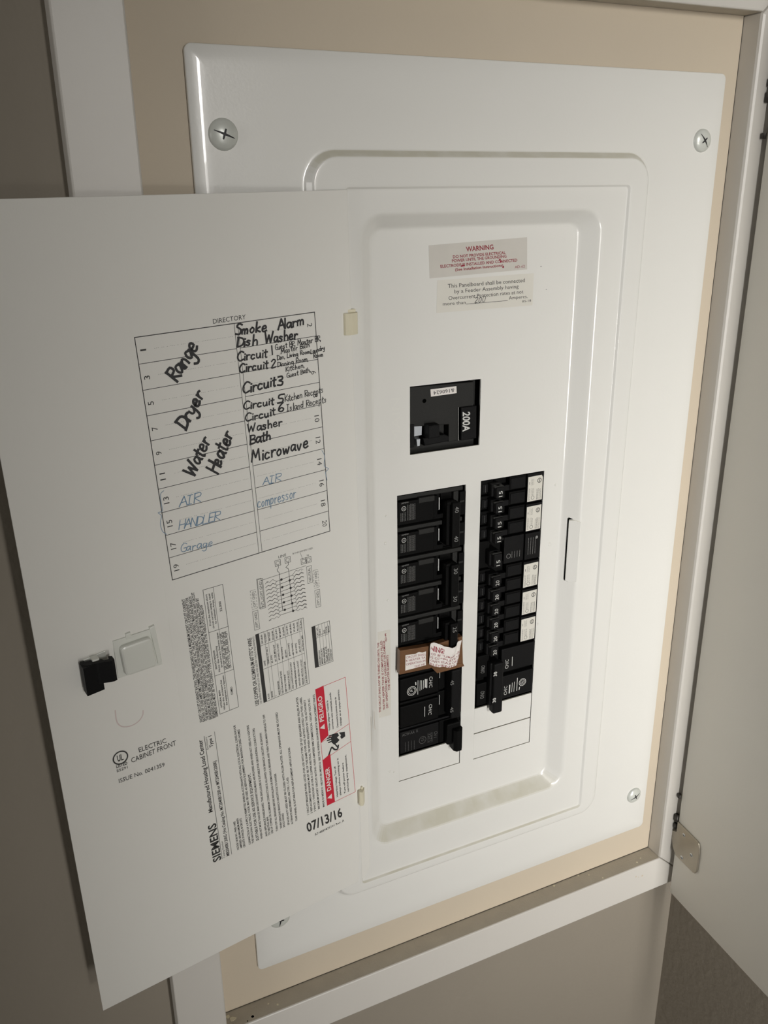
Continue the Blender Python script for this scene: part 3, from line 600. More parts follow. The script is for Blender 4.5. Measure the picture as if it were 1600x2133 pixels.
# handwriting
b = MB()
K1 = 1.2; K2 = 1.0; K3 = .48
for t, a, e, u, w_ in (("Range", (123.77,-105.19), (107.83,-86.42), (131.13,-99.30), 1.6), ("Dryer", (121.27,-135.24), (107.37,-115.18), (128.07,-130.19), 1.6),
    ("Water", (119.22,-165.96), (106.20,-144.61), (126.25,-161.10), 1.6), ("Heater", (103.55,-167.21), (90.81,-143.24), (111.20,-162.50), 1.6),
    ("Smoke", (83.65,-81.60), (62.50,-81.50), (83.43,-75.53), K1), ("Alarm", (54.47,-81.44), (36.22,-80.01), (55.04,-75.43), K1),
    ("Dish", (83.35,-88.96), (69.38,-89.07), (83.12,-82.82), K1), ("Washer", (64.06,-88.78), (41.28,-88.60), (64.24,-82.50), K1),
    ("Circuit", (83.81,-97.79), (63.38,-97.29), (83.98,-92.42), K2), ("1", (59.96,-96.49), (59.28,-96.42), (60.58,-91.28), K2),
    ("Circuit", (83.16,-105.05), (63.25,-104.31), (83.33,-99.64), K2), ("2", (61.24,-104.57), (57.84,-104.39), (61.50,-99.04), K2),
    ("Guest BR, Master BR,", (57.40,-93.76), (24.18,-91.72), (57.82,-90.39), K3), ("Master Bath", (53.53,-96.65), (32.53,-94.50), (53.82,-93.57), K3),
    ("Den, Living Room,", (56.51,-100.26), (32.06,-98.60), (56.82,-97.48), K3), ("Laundry", (32.10,-99.22), (21.61,-97.64), (32.47,-96.37), K3),
    ("Dinning Room,", (56.49,-104.56), (34.14,-103.65), (56.77,-101.46), K3), ("Room", (30.14,-102.27), (23.28,-101.84), (30.51,-99.41), K3),
    ("Kitchen,", (50.92,-108.37), (37.20,-107.34), (51.22,-105.23), K3), ("Guest Bath,", (50.51,-112.47), (32.78,-110.75), (50.82,-109.47), K3),
    ("Circuit", (82.02,-118.26), (58.71,-116.34), (82.12,-111.84), K1), ("3", (57.69,-116.48), (53.21,-116.48), (58.26,-110.19), K1),
    ("Circuit", (82.27,-128.71), (60.96,-128.24), (82.50,-123.73), K2), ("5", (58.53,-127.98), (54.37,-127.98), (58.51,-122.94), K2), ("Kitchen Recepts", (52.97,-127.87), (24.19,-125.70), (53.20,-123.72), K3),
    ("Circuit", (81.62,-136.62), (60.45,-135.30), (82.18,-131.53), K2), ("6", (58.28,-134.05), (54.08,-133.76), (58.58,-128.61), K2), ("Island Recepts", (52.02,-134.40), (21.97,-132.54), (52.23,-129.89), K3),
    ("Washer", (80.55,-143.74), (56.13,-143.07), (81.09,-138.28), K2), ("Bath", (79.86,-151.51), (64.74,-150.98), (80.02,-145.42), K1), ("Microwave", (79.53,-163.84), (37.59,-161.43), (79.87,-155.69), K1)):
    hand(b, t, a, e, u, w_)
b.build('marker_writing', 'ink', film)
b = MB()
for t, a, e, u, w_ in (("AIR", (72.97,-180.99), (60.22,-180.60), (72.90,-175.67), .5), ("compressor", (77.99,-195.73), (49.23,-194.88), (78.09,-188.28), .5), ("AIR", (130.87,-183.22), (117.43,-182.66), (130.49,-176.92), .55),
    ("HANDLER", (133.16,-198.20), (105.85,-198.08), (132.53,-192.50), .55), ("Garage", (133.59,-213.57), (111.42,-214.19), (133.29,-208.01), .5)): hand(b, t, a, e, u, w_)
for seq in (((139.39,-170.59), (141.76,-172.59), (141.88,-178.86), (141.79,-183.31), (144.63,-183.93), (142.75,-186.27), (143.93,-191.11), (143.31,-196.40), (140.84,-199.27)), ((27.43,-165.31), (25.41,-169.78), (26.15,-176.50), (22.87,-179.21), (25.27,-181.51), (24.43,-187.25))):
    b.line(smooth_pts([Vector(v) for v in seq]), .35, doorp, .3)
b.build('pen_writing', 'blue', film, kind='stuff')
# ink stamped straight on the door
b = MB()
dt("ELECTRIC", (176.76,-347.16), (157.83,-347.21), (176.95,-343.46)); dt("CABINET FRONT", (182.71,-353.03), (151.54,-351.77), (182.71,-349.20)); dt("ISSUE No. 0041359", (192.63,-364.80), (161.24,-365.07), (192.53,-361.56))
dt("LISTED", (192.82,-352.82), (185.43,-352.80), (192.83,-350.54), bold=True); dt("E5291", (192.77,-356.09), (185.68,-355.95), (192.81,-353.97))
dt("UL", (191.43,-348.30), (187.43,-348.32), (191.44,-343.58), bold=True)
b.circle((189.27,-346.01), 4.7, .9, doorp, .2, seg=26)
b.build('stamped_text', 'print', door)
b = MB(); b.line(smooth_pts([Vector(v) for v in ((187.98,-310.27), (188.21,-316.73), (187.22,-321.14), (184.15,-324.21), (178.86,-325.22), (174.17,-323.74), (171.18,-320.46), (170.43,-317.05))]), .8, doorp, .05)
b.build('residue_mark', 'pinkmark', door)
# hinge clips
for (c0, c1, z0, z1, lo) in (((8.12,-74.78), (-3.27,-75.85), (2.67,-75.91), (3.26,-89.94), 0), ((8.61,-452.17), (1.83,-455.26), (5.03,-454.27), (5.49,-467.39), 1)):
    b = MB(); x0, x1 = DH.x-5.2 if lo == 0 else DH.x-3.5, DH.x+6.0 if lo == 0 else DH.x+3.0
    zt = DH.z+z0[1]; zb = DH.z+z1[1]; prof = [(x0, -7.2), (x0+.6, -9.0), (x0+2.5, -10.0), ((x0+x1)/2, -9.4), (x1-1.5, -7.4), (x1, -4.6), (x1, -3.2), (x0+2, -3.2)]
    b.loft([[(x, y, z) for x, y in prof] for z in (zb, zt)], smooth=False, cap=True); k = len(prof); b.f.append([len(b.v)-2*k+i for i in range(k)][::-1]); b.m.append(0); b.sm.append(False)
    b.box(x0+3, x1-2, -6.4, -3.2, zt, zt+2.2, .3, m=0)
    b.build('hinge_clip', 'cream', door, label='cream nylon hinge clip')
# sliding latch: milky pad and black hook
b = MB()
pp = [(183.27,-261.02), (155.81,-259.87), (154.21,-287.26), (183.44,-287.66)]
b.prism(pp, doorp, 0.0, 1.2, bev=.4); lo_ = [bil(pp, s_, t) for s_, t in ((.06, .08), (.80, .08), (.82, .93), (.1, .95))]
# rounded raised button
def soft(quad, k=.16):
    q = [Vector(v) for v in quad]; out = []
    for i in range(4):
        p, c, e = q[i-1], q[i], q[(i+1) % 4]; a_ = c+(p-c)*k; e_ = c+(e-c)*k
        for t_ in (0, .25, .5, .75, 1): out.append(a_*(1-t_)**2+c*2*t_*(1-t_)+e_*t_*t_)
    return out
bx = [bil(pp, s_, t) for s_, t in ((.10, .16), (.84, .14), (.86, .93), (.14, .95))]
b.prism(soft(bx), doorp, 1.0, 5.0, bev=1.5)
b.prism([bil(pp, .86, -.06), bil(pp, .99, -.08), bil(pp, 1.0, .9), bil(pp, .9, .93)], doorp, 0, 2.2, bev=.5)
b.prism([bil(pp, .3, -.09), bil(pp, .42, -.1), bil(pp, .42, .05), bil(pp, .3, .05)], doorp, 0, 2.0, bev=.4)
b.build('latch_pad', 'pad', door, label='milky plastic slide pad of the door latch')
b = MB(); b.prism([(202.68,-267.78), (188.44,-265.80), (187.80,-272.19), (202.39,-274.01)], doorp, 0, 1.0, bev=.3); b.box(0, 1, 0, 1, 0, 1, 0) if False else None
b.prism([(198.38,-266.53), (194.23,-266.58), (194.76,-272.55), (198.64,-272.58)], doorp, .8, 7, bev=.4)  # shine on the black hook, built as a pale raised piece
b.build('latch_tongue_shine', 'pad', door)
b = MB()
c0 = Vector((194.06,-278.31)); wv = 21.5
def hk(u, v, n=0.0): return doorp(u, v, n)
prof = [(-9, 2), (-9.5, 7), (-6.5, 9.5), (0, 10.2), (7.5, 12.5), (9.5, 11.5), (9.5, 6.5), (7.5, 5.5), (7.2, 9.2), (4, 9.0), (3, 6.2), (-1, 7.0), (-5.5, 6.6), (-6.5, 5), (-6.3, 2)]
hc = (195.93,-276.62)
hprof = [(hc[0]-x, n_) for x, n_ in prof]
def swp(pr, v0, v1, m=0):
    rings = [[doorp(u, v, n_) for u, n_ in pr] for v in (v0, v1)]; b.loft(rings, smooth=False); k = len(pr)
    tri_ = tessellate_polygon([[Vector((p[0], p[1], 0)) for p in pr]])
    for rg in rings: b.add(rg, [list(t) for t in tri_])
swp(hprof, hc[1]+9.0, hc[1]-5.5)
swp([(hc[0]+9.6, 11.5), (hc[0]+9.6, 3), (hc[0]-1.5, 4), (hc[0]-1.5, 9.6)], hc[1]+8.8, hc[1]-10.5)
b.build('latch_hook', 'black2', door, label='black plastic hook of the door latch')

# ================================================================= BREAKERS
PITCH = 25.6
def bthing(label, x, z, name='circuit_breaker', group=None): return thing(name, label, 'circuit breaker', (x, 30, z), group)
def lines_block(mb, x0, x1, z0, z1, rows_, m=0, plane=None, n=.08, horiz=False, w_=.32):
    plane = plane or wallp(7.0)
    for i in range(rows_):
        if horiz:
            z = z1-(z1-z0)*(i+.5)/rows_; x = x0
            while x < x1-.3: L_ = random.uniform(.6, 2.2); mb.line([(x, z), (min(x+L_, x1), z)], w_, plane, n, m); x += L_+.45
        else:
            x = x0+(x1-x0)*(i+.5)/rows_; z = z0
            while z < z1-.3: L_ = random.uniform(.6, 2.2); mb.line([(x, z), (x, min(z+L_, z1))], w_, plane, n, m); z += L_+.45
LX0, LX1 = 135.2, 193.0
def left_breaker(z1, poles, rate, label, covered=0):
    z0 = z1-PITCH*poles; t = bthing(label, (LX0+LX1)/2, z0, group='double breakers in the left column'); pl = wallp(7.0)
    b = MB()
    for k in range(poles):
        a = z1-PITCH*k; c = a-PITCH+.35
        b.box(LX0, LX1, 14, 40, c, a-.2, .3)                              # case
        b.box(LX0, LX0+30.5, 7.0, 20, c+1.6, a-5.2, .5)                     # lower face
        b.box(LX0+.3, LX1-.8, 9.2, 20, a-4.6, a-.9, .8, m=1)              # shoulder, the light it catches put into a paler colour
        b.box(LX0+17, LX0+30.5, 6.2, 12, a-8.2, a-4.0, .4, m=1)           # raised maker plate
        b.box(LX0+30.5, LX0+34, 8.0, 20, c+1.6, a-5.0, .3); b.box(LX0+30.5, LX0+39, 7.8, 14, c+1.2, c+5.0, .4)
        b.box(LX1-4.5, LX1, 7.3, 20, c+1.2, a-5, .4); b.box(LX0+39, LX1-9, 12.5, 20, c+1.2, a-4.6, .3); b.box(LX1-9, LX1-4.5, 9.5, 20, c+1.2, a-4.6, .5, m=1)
        b.box(LX1-5, LX1-1, 6.6, 9, a-13.5, a-11.8, .2, m=1)
    b.build('body', ['black', 'black3'], t)
    b = MB()
    zt = z1-9.6; zb = 262.4 if covered else z0+5.1
    x0, x1 = 176.6, 183.2
    b.box(x0-2.5, x1+1.2, 2.0, 14, zb+.6, zt-1.0, .8); b.box(x0, x1, -2.5, 6, zb, zt, .7)
    hr = [(x0+4.0+3.0*math.cos(i*math.pi/8), zt+.05, 1.2+2.4*math.sin(i*math.pi/8)) for i in range(16)]
    hi = [(x0+4.0+1.8*math.cos(i*math.pi/8), zt+.05, 1.2+1.4*math.sin(i*math.pi/8)) for i in range(16)]
    b.box(x0-3.2, x0+4.6, .4, 5.2, zt-2.2, zt+.5, .9)
    b.build('handle', 'black', t)
    b = MB(); cx_ = x0+.7; b.circle((x0+.6, 2.8), 2.3, .5, lambda u, v, n=0: (u, v, zt+.55+n), .02, ry=1.6, seg=14)
    b.line([(x1-.35, zt-1), (x1-.35, zb+1)], .28, wallp(-2.5), .06)
    b.build('handle_edge', 'black3', t)
    b = MB()
    for k in range(poles):
        a = z1-PITCH*k; b.box(LX0+35.4, LX0+36.4, 8.8, 10.5, a-17.2, a-7.2, .15)
    b.build('indicator_strip', 'metal', t)
    b = MB(); hpz = wallp(-2.5)
    for k in range(poles):
        a = z1-PITCH*k
        if covered and k: continue
        c = a-12.2-(1.6 if k == 0 else 0); text(b, rate, (178.5, c+1.3), (178.5, c-3.6), 0, hpz, .1, m=1, up=(181.9, c+1.3), res=2)
        b.circle((LX0+4.6, a-10.6), 1.75, .35, pl, .08, m=0, seg=14); text(b, "UL", (LX0+3.6, a-11.3), (LX0+5.7, a-11.3), 0, pl, .08, up=(LX0+3.6, a-9.9))
        text(b, "SIEMENS", (LX0+2.6, a-6.8), (LX0+8.5, a-6.4), 0, pl, .1, up=(LX0+2.6, a-5.7), m=1)
        lines_block(b, LX0+7.4, LX0+14.5, a-20.5, a-7.8, 6, 1, pl); lines_block(b, LX0+1.5, LX0+6.8, a-20.5, a-13.6, 4, 1, pl)
    b.build('lettering', ['white_print', 'grey_print'], t, kind='stuff')
    return t
left_breaker(395.5, 2, "40", 'black double breaker rated 40 at the top of the left column')
left_breaker(395.5-2*PITCH, 2, "30", 'black double breaker second from top in the left column, rated 30')
left_breaker(395.5-4*PITCH, 2, "25", 'black double breaker directly above the brown card in the left column', covered=1)

def outline_word(mb, t, a, e, u, plane, n, m):
    text(mb, t, a, e, 0, plane, n, m, up=u, res=2)
# smooth-faced double breaker below the card
z1 = 395.5-6*PITCH; z0 = z1-2*PITCH
t = bthing('smooth black double breaker with white markings below the brown card in the left column', (LX0+LX1)/2, z0); b = MB()
for k in range(2):
    a = z1-PITCH*k; c = a-PITCH+.3
    b.box(LX0, LX1, 13, 40, c, a-.1, .3); b.box(LX0+.6, LX0+36.5, 6.8, 20, c+1.4, a-3.4, .9); b.box(LX0+1, LX0+37, 8.6, 20, a-3.2, a-.6, .8, m=0)
    b.box(LX0+36.6, LX1-7, 10.5, 20, c+1, a-1, .5); b.box(LX1-4.6, LX1, 7.0, 20, c+.8, a-.8, .6)
b.build('body', ['black', 'black2'], t)
b = MB(); b.box(179.2, 187.6, -1.5, 14, z0+3.0, z1-2.0, 1.2); b.build('handle', 'black2', t)
b = MB()
for k in range(2): a = z1-PITCH*k; b.box(LX0+38.2, LX0+39, 9.6, 11, a-13, a-3.8, .1)
b.build('indicator_strip', 'metal', t)
b = MB(); pl = wallp(6.8)
for (a_, e_, u_) in (((162.38,234.61), (162.23,224.46), (165.51,234.24)), ((162.35,208.36), (161.74,198.32), (165.28,208.00))): text(b, "CH/C", a_, e_, 0, pl, .12, 0, up=u_, res=2)
b.circle((146.28,225.63), 4.1, .5, pl, .12, seg=22); b.circle((146.28,225.63), 2.9, .45, pl, .12, seg=18); text(b, "UL", (144.74,225.14), (147.38,224.87), 0, pl, .12, up=(144.66,227.20), bold=True)
for (a_, e_, w_) in (((151.98,234.00), (151.79,220.94), .5), ((153.97,233.47), (153.78,224.03), .45), ((155.29,233.11), (155.33,224.51), .45), ((157.07,232.64), (156.88,225.00), .45), ((158.75,233.10), (158.65,225.88), 1.0), ((160.08,232.74), (160.00,225.06), 1.0), ((158.31,207.20), (158.26,197.92), .5), ((149.79,232.79), (150.01,230.48), 1.0)): b.line([a_, e_], w_, pl, .12)
hpz = wallp(-1.5)
for (a_, e_, u_) in (((177.83,231.35), (177.77,226.85), (180.98,231.19)), ((178.04,205.71), (177.90,200.65), (181.01,205.56))): text(b, "45", a_, e_, 0, hpz, .1, 1, up=u_, res=2)
b.build('lettering', ['white_print', 'grey_print'], t, kind='stuff')
# single breaker at the bottom of the left column
z1 -= 2*PITCH; z0 = z1-PITCH
t = bthing('black single breaker with chunky switch at the bottom of the left column', (LX0+LX1)/2, z0); b = MB()
b.box(LX0, LX1, 13, 40, z0+.5, z1-.1, .3); b.box(LX0+.5, LX0+37, 7.2, 20, z0+2.2, z1-2.6, .5, m=1); b.box(LX0+.5, LX1-1, 9, 20, z1-2.4, z1-.4, .6, m=1); b.box(LX0+38, LX1, 8.6, 20, z0+1.0, z1-3, .4)
b.build('body', ['black', 'black2'], t)
b = MB(); b.box(177.5, 190.5, 2.0, 14, z0+1.2, z1-4.0, 1.2)
b.loft([[(x, y, z) for x, y in ((182, 6), (182, -1.0), (184, -3.5), (188.5, -3.5), (191, 0), (191, 6))] for z in (z0-3.5, z0+1, z1-9)], smooth=False, cap=True)
b.build('handle', 'black', t)
b = MB(); pl = wallp(7.2); b.circle((156.65,175.08), 3.2, .4, pl, .1, ry=3.4, seg=18); text(b, "15", (155.51,177.09), (155.52,173.76), 0, pl, .1, up=(158.23,176.97), res=2)
for p4 in ([(161.64,179.98), (165.75,179.93), (165.83,170.59), (161.70,170.66)],): b.line(p4, .3, pl, .1, closed=True)
text(b, "1571", (162.33,178.82), (162.38,171.65), 0, pl, .1, up=(165.30,178.88), res=2); text(b, "CH 1", (167.59,179.86), (167.41,173.94), 0, pl, .1, up=(170.81,179.60), res=2)
text(b, "ACW-AA  R", (137.56,183.97), (152.32,184.21), 0, pl, .1, up=(137.57,186.77), res=2)
lines_block(b, LX0+4, LX0+15, z0+3.5, z0+12.5, 4, 0, pl)
b.build('lettering', 'dim_print', t, kind='stuff')

# right column
RX0, RX1 = 207.6, 265.6
def tandem(z1, rate, label, worn=False):
    z0 = z1-PITCH; t = bthing(label, (RX0+RX1)/2, z0, group='twin breakers with white labels in the right column'); b = MB()
    b.box(RX0, RX1, 14, 40, z0+.3, z1-.1, .3)
    b.box(RX0+42.2, RX1-.2, 6.4, 20, z0+1.2, z1-.5, .4, m=1)
    for k in range(2):
        a = z1-.3-k*12.6; c = a-12.2
        b.box(RX0+.4, RX0+11.2, 8.6, 20, c+.6, a-.5, .5); b.box(RX0+1.2, RX0+10.2, 7.8, 10, c+2.4, a-3.0, .4, m=1)
        b.box(RX0+11.4, RX0+20, 12.5, 20, c+.4, a-.4, .3); b.box(RX0+19.5, RX0+26.5, 8.4, 20, c+.5, a-6.8, .5, m=1)
        b.box(RX0+26.5, RX0+42, 8.2, 20, c+.7, a-.3, .5, m=0); b.box(RX0+27.5, RX0+41, 7.6, 10, c+1.6, a-1.8, .3, m=1)
    b.build('body', ['black', 'black2'], t)
    for k in range(2):
        a = z1-.9-k*12.6; b = MB()
        b.box(RX0+6.2, RX0+15.2, 2.0, 14, a-11.6, a-1.4, .8); b.box(RX0+7.9, RX0+14.6, -2.5, 6, a-11.8, a-2.9, .5)
        b.box(RX0+6.6, RX0+15.0, -1.4, 4.6, a-3.6, a-2.0, .6, m=1)
        b.build('handle', ['black2', 'black3'], t)
    b = MB(); hz = wallp(-2.5)
    for k in range(2):
        a = z1-.9-k*12.6
        b.disc((RX0+10.8, 1.4), 1.7, lambda u, v, n=0: (u, v, a-1.98+n), .03, m=1)
        text(b, rate, (RX0+13.1, a-10.6), (RX0+13.1, a-5.9), 0, hz, .1, up=(RX0+9.8, a-10.6), res=2)
        lines_block(b, RX0+2, RX0+9.6, a-9, a-3.4, 2, 2, wallp(7.8), .06)
    b.build('lettering', ['white_print', 'void', 'dim_print'], t, kind='stuff')
    b = MB(); x0, x1, a, c = RX0+42.6, RX1-1.4, z1-2.4, z0+2.0
    b.prism([(x0, c), (x1, c+.3), (x1, a-(2.0 if worn else 0)), (x1-(1.2 if worn else 0), a), (x0, a-.3)], wallp(6.4), 0, .15)
    lo = b.build('rating_label', 'sticker', t, label='white printed rating label')
    b = MB(); pl = wallp(6.25)
    lines_block(b, x0+.8, x0+2.4, c+1, a-9.5, 2, 0, pl, .05, w_=.2); lines_block(b, x0+3.2, x0+6.4, c+1+4.0, a-10, 3, 0, pl, .05, w_=.2); lines_block(b, x0+8.2, x1-1, c+1, a-11, 4, 0, pl, .05, w_=.3)
    lines_block(b, x0+1, x0+1.8, a-6.5, a-4.6, 1, 0, pl, .05, w_=.4); lines_block(b, x0+2.6, x0+6, a-7.5, a-2, 3, 0, pl, .05, w_=.2)
    b.circle((x0+5, c+3), 1.5, .3, pl, .05, seg=14); b.circle((x1-3.2, a-4.3), 1.8, .5, pl, .05, seg=14); text(b, "S", (x1-3.9, a-5.5), (x1-2.5, a-5.5), 0, pl, .05, up=(x1-3.9, a-3.2), bold=True)
    b.build('label_print', 'print', lo)
    return t
zr = 396.3
tandem(zr, "15", 'black twin breaker marked 15 with worn white label, topmost in the right column', True)
tandem(zr-PITCH*.99, "15", 'black twin breaker marked 15 with clean white label, second from top in the right column')
# single 15 without a white label
z1 = zr-2*PITCH*.99; z0 = z1-PITCH; t = bthing('black single breaker marked 15 without white label, third in the right column', (RX0+RX1)/2, z0); b = MB()
b.box(RX0, RX1, 14, 40, z0+.3, z1-.1, .3); b.box(RX0+.4, RX0+10, 8.6, 20, z0+1.2, z1-1, .5); b.box(RX0+43, RX1-.3, 6.8, 20, z0+1.4, z1-.8, .5, m=1)
b.box(RX0+23.5, RX0+42.5, 8.0, 20, z0+1.2, z1-1.0, .5, m=1); b.box(RX0+10.5, RX0+23.5, 8.5, 20, z1-3.5, z1-1.0, .5, m=1); b.box(RX0+10.5, RX0+23.5, 9, 20, z0+1.2, z0+4, .5)
b.build('body', ['black', 'black2'], t)
b = MB(); b.box(RX0+6.2, RX0+15.2, 2, 14, z0+5.2, z1-7.6, .8); b.box(RX0+7.9, RX0+15.0, -2.5, 6, z0+4.8, z1-9.2, .5); b.box(RX0+6.6, RX0+15.4, -1.4, 4.6, z1-9.8, z1-8.2, .6, m=1)
b.build('handle', ['black2', 'black3'], t)
b = MB(); a = z1-8; text(b, "15", (RX0+13.3, z0+6.2), (RX0+13.3, z0+11.2), 0, wallp(-2.5), .1, up=(RX0+9.8, z0+6.2), res=2); b.disc((RX0+11, 1.4), 1.7, lambda u, v, n=0: (u, v, z1-8.18+n), .03, m=1)
pl = wallp(8.0); b.circle((RX0+28, z0+7.6), 1.9, .4, pl, .1, seg=16, m=2); lines_block(b, RX0+30, RX0+40, z0+5.5, z0+11, 4, 2, pl, .1); lines_block(b, RX0+45, RX0+54, z0+6, z1-5, 4, 2, wallp(6.8), .08)
b.disc((RX0+54, z1-5.5), 1.3, wallp(6.8), .08, m=2)
b.build('lettering', ['white_print', 'void', 'grey_print'], t, kind='stuff')
for k, w_ in enumerate(('uppermost of the three stacked twins marked 20', 'middle of the three stacked twins marked 20', 'lowest of the three stacked twins marked 20')):
    tandem(zr-(3+k)*PITCH*.99, "20", 'black twin breaker with white label, '+w_)
# smooth double 30
z1 = zr-6*PITCH*.99; z0 = 190.9; H2 = (z1-z0)/2
t = bthing('smooth black double breaker marked 30 with one long handle, bottom of the right column', (RX0+RX1)/2, z0); b = MB()
for k in range(2):
    a = z1-k*H2; c = a-H2
    b.box(RX0, RX1, 12, 40, c+.3, a-.2, .3); b.box(RX0+24.5, RX1-.2, 6.8, 20, c+2.2, a-1.8, .8, m=1); b.box(RX0+1, RX0+12.5, 7.2, 20, c+2, a-3, .8)
b.build('body', ['black', 'black2'], t)
b = MB(); b.box(RX0+10.5, RX0+20.5, 1.5, 14, z0+3, z1-9, 1); b.box(RX0+12, RX0+21.2, -2.5, 5, z0-3.4, z1-8.2, 1.3); b.build('handle', 'black2', t)
b = MB()
for (a_, e_, u_) in (((221.74,224.73), (221.90,229.07), (218.52,224.88)), ((221.68,199.23), (221.80,203.69), (218.53,199.16))): text(b, "30", a_, e_, 0, wallp(-2.5), .1, 0, up=u_, res=2, bold=True)
pl = wallp(6.8)
for (a_, e_, u_) in (((239.22,222.82), (239.32,231.48), (235.82,223.00)), ((238.91,196.70), (239.01,205.56), (235.71,196.86))): text(b, "CH/C", a_, e_, 0, pl, .12, 0, up=u_, res=2)
b.circle((254.60,204.97), 3.4, .5, pl, .12, seg=20); b.circle((254.60,204.97), 2.3, .4, pl, .12, seg=16); text(b, "UL", (255.42,203.54), (255.55,205.92), 0, pl, .12, up=(253.41,203.84), bold=True)
for a_, e_, w_ in (((243.06,224.19), (242.90,232.91), .5), ((241.32,197.72), (241.47,205.37), 1.2), ((243.78,198.01), (244.10,207.06), .5), ((246.01,197.89), (246.30,207.43), .5), ((248.98,198.04), (249.11,210.51), .7), ((251.45,198.33), (251.83,200.65), .8)): b.line([a_, e_], w_, pl, .12)
for a_, e_, u_ in (((212.32,231.86), (211.85,224.57), (216.11,231.35)), ((212.40,206.85), (211.91,199.63), (216.47,206.44))): text(b, "ON/O", a_, e_, 0, wallp(7.2), .12, 1, up=u_, res=2)
b.build('lettering', ['white_print', 'grey_print'], t, kind='stuff')

# main breaker
t = thing('main_breaker', 'large black main breaker marked 200A with white date strip, alone above the two columns', 'circuit breaker', (175, 30, 426))
b = MB(); x0, x1, z0, z1 = 145.0, 205.1, 425.4, 477.2
b.box(x0-6, x1+6, 16, 60, z0-6, z1+6, .5)
b.prism([(145.47,476.07), (199.28,475.00), (199.38,456.83), (186.17,456.83), (186.70,431.68), (178.45,431.43), (178.22,444.95), (148.18,446.73), (148.19,431.47), (145.42,431.47)], wallp(16), 0, 7.5, m=0, bev=.5)
b.prism([(148.18,458.54), (165.14,458.07), (178.42,457.50), (178.60,446.74), (175.32,448.58), (169.25,448.38), (166.45,447.08), (148.97,448.08)], wallp(16), 0, 4.5, m=1, bev=.6)
b.prism([(156.92,436.94), (175.07,437.60), (181.68,434.55), (182.15,431.88), (158.56,430.67)], wallp(16), 0, 7.0, m=1, bev=.8)
b.prism([(145.83,448.81), (148.97,448.61), (148.98,431.37), (145.81,431.05)], wallp(16), 0, 8.5, m=1, bev=.3)
b.prism([(179.85,445.12), (184.36,445.32), (185.02,433.01), (180.03,434.76)], wallp(16), 0, 6.5, m=0, bev=.5)
b.build('body', ['black3', 'black2'], t)
b = MB(); b.prism([(187.81,457.01), (201.04,457.02), (201.57,431.67), (188.37,431.46)], wallp(16), 0, 9.2, bev=.7); b.build('rating_plate', 'black2', t)
b = MB(); pl = wallp(6.8)
text(b, "200A", (189.13,453.58), (189.30,438.37), 0, wallp(6.8), .1, up=(195.30,453.07), res=3, bold=True)
b.line([(186.16,457.19), (186.70,431.68)], .25, wallp(8.5), .1)
b.build('lettering', 'white_print', t, kind='stuff')
b = MB(); ds = [(162.43,472.96), (184.00,473.28), (184.31,468.05), (162.87,467.61)]; b.prism(ds, wallp(8.4), 0, .25); dl = b.build('date_label', 'paper', t, label='white date strip')
b = MB(); text(b, "&160624", (182.01,471.87), (164.82,471.48), 0, wallp(8.1), .1, up=(182.26,469.16), res=2); b.build('date_print', 'ink', dl)
b = MB(); b.prism([(157.66,448.12), (166.44,447.99), (166.95,438.24), (157.71,437.93)], wallp(16), 0, 15, bev=1.0); b.prism([(165.24,447.95), (168.87,446.43), (168.96,439.10), (165.33,438.08)], wallp(16), 0, 9, bev=.6); b.build('handle', 'black2', t)
b = MB(); b.prism([(149.16,448.05), (156.47,447.90), (156.11,439.23), (149.37,438.80)], wallp(16), 0, 6.5, bev=.4); b.prism([(151.75,436.50), (154.93,436.46), (154.55,431.19), (152.36,431.11)], wallp(16), 0, 6.5, bev=.3); b.prism([(170.47,448.06), (174.92,447.90), (174.93,447.17), (170.48,447.33)], wallp(16), 0, 6.5); b.build('metal_tab', 'silver', t)
b = MB(); b.disc((157.56,464.97), 1.6, wallp(8.5), .06); b.build('test_hole', 'void', t)

# brown card taped across the lower pole of the third breaker
t = thing('brown_card', 'glossy brown card with two torn heater warning stickers over the left breaker column', 'card', (165, 6, 238)); b = MB()
b.prism([(132.90,269.21), (159.41,266.99), (189.18,268.53), (190.44,242.88), (160.88,246.46), (132.35,247.73)], wallp(1.0), -4.5, .6, bev=.4)
b.prism([(160.43,247.46), (166.23,240.40), (191.63,240.54), (189.96,243.90)], wallp(1.0), 0, 1.0, bev=.2)
b.build('card', 'card', t)
b = MB(); b.prism([(137.52,264.19), (146.48,263.25), (149.48,264.24), (152.50,262.84), (155.74,263.12), (155.56,256.62), (155.81,250.63), (146.92,250.50), (137.26,250.38)], wallp(.4), 0, .2)
ts = b.build('torn_sticker', 'paper', t, label='flat torn sticker piece at the left')
b = MB(); pl = wallp(.2)
for tx, a_, e_, u_ in (("CIRCUIT SHALL", (137.94,261.07), (155.55,259.90), (137.95,263.01)), ("R HEATER TA", (137.93,258.04), (155.13,256.95), (137.94,259.99)), ("OPERATION M", (137.92,254.79), (155.14,253.88), (137.92,256.74)), ("THE HE", (145.20,250.95), (154.72,251.13), (145.20,252.70))): text(b, tx, a_, e_, 0, pl, .05, up=u_)
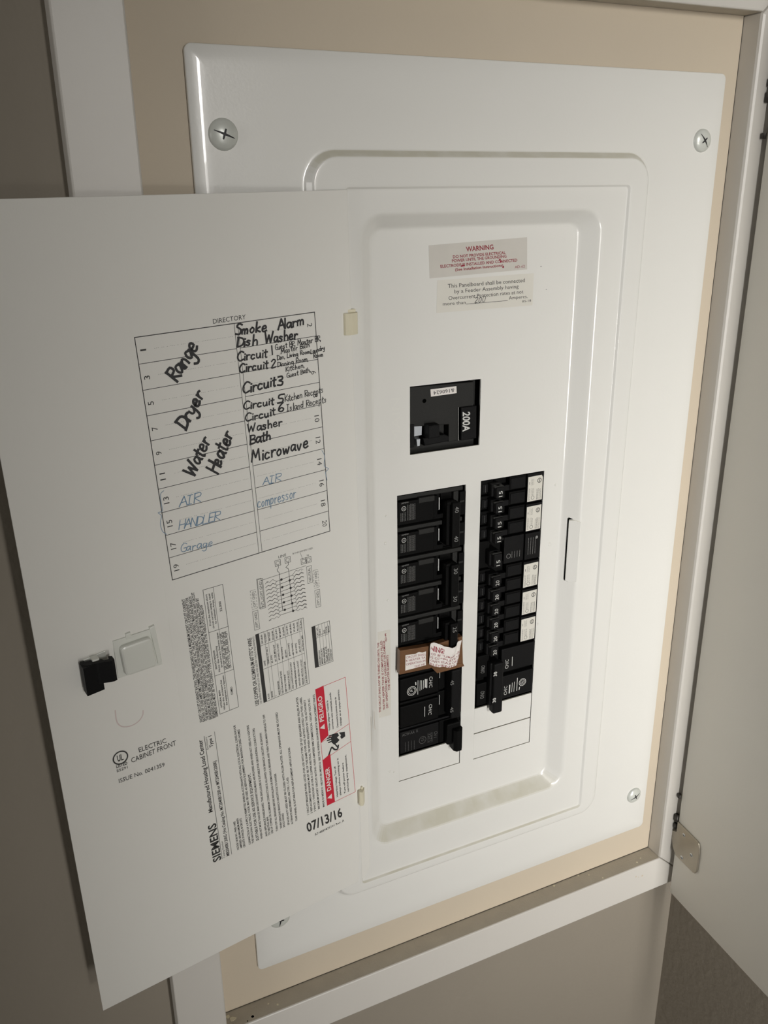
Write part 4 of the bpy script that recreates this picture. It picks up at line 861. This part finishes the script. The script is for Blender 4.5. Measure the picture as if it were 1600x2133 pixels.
b.build('torn_print', 'red', ts)
# crumpled right sticker: wavy sheet over the handle
gx = 14; gz = 8; b = MB(); gp = {}
top = [(158.39,270.70), (161.85,270.72), (166.65,268.47), (171.07,265.22), (177.27,263.26), (180.79,264.81), (182.97,266.90), (186.07,267.90)]; bot = [(157.66,252.20), (161.61,249.65), (166.47,247.29), (169.54,248.27), (174.90,245.78), (179.81,245.63), (182.04,246.40), (183.82,247.28)]
def il(L_, s):
    s = s*(len(L_)-1); i = min(int(s), len(L_)-2); f = s-i; return (L_[i][0]*(1-f)+L_[i+1][0]*f, L_[i][1]*(1-f)+L_[i+1][1]*f)
def crump(s, tt, n=0.0):
    a_ = il(top, s); e_ = il(bot, s); x = a_[0]*(1-tt)+e_[0]*tt; z = a_[1]*(1-tt)+e_[1]*tt
    y = -2.6-2.2*math.exp(-((s-.62)/.25)**2)+.7*math.sin(s*17+tt*3)+.4*math.sin(tt*9+s*5)
    return (x, y-n, z)
b.add([crump(i/gx, j/gz) for j in range(gz+1) for i in range(gx+1)], [[j*(gx+1)+i, j*(gx+1)+i+1, (j+1)*(gx+1)+i+1, (j+1)*(gx+1)+i] for j in range(gz) for i in range(gx)], smooth=True)
b.add([crump(i/gx, j/gz, -.25) for j in range(gz+1) for i in range(gx+1)], [[j*(gx+1)+i, j*(gx+1)+i+1, (j+1)*(gx+1)+i+1, (j+1)*(gx+1)+i] for j in range(gz) for i in range(gx)], smooth=True)
ts = b.build('torn_sticker', 'paper', t, label='crumpled torn sticker piece draped over the handle'); b = MB()
text(b, "NING!", (.03, .36), (.42, .36), 0, lambda u, v, n=0: crump(u, v, n), .12, up=(.03, .14), bold=True, res=2)
for k, tx in enumerate(("OT BE TURNED ON", "IS COMPLETELY FI", "OVERHEAT OR DA", "ELEMENTS. RS")):
    text(b, tx, (.03, .53+.155*k), (.97, .53+.155*k), 0, lambda u, v, n=0: crump(u, v, n), .12, up=(.03, .43+.155*k), m=1)
b.build('torn_print', ['dkred', 'red'], ts)
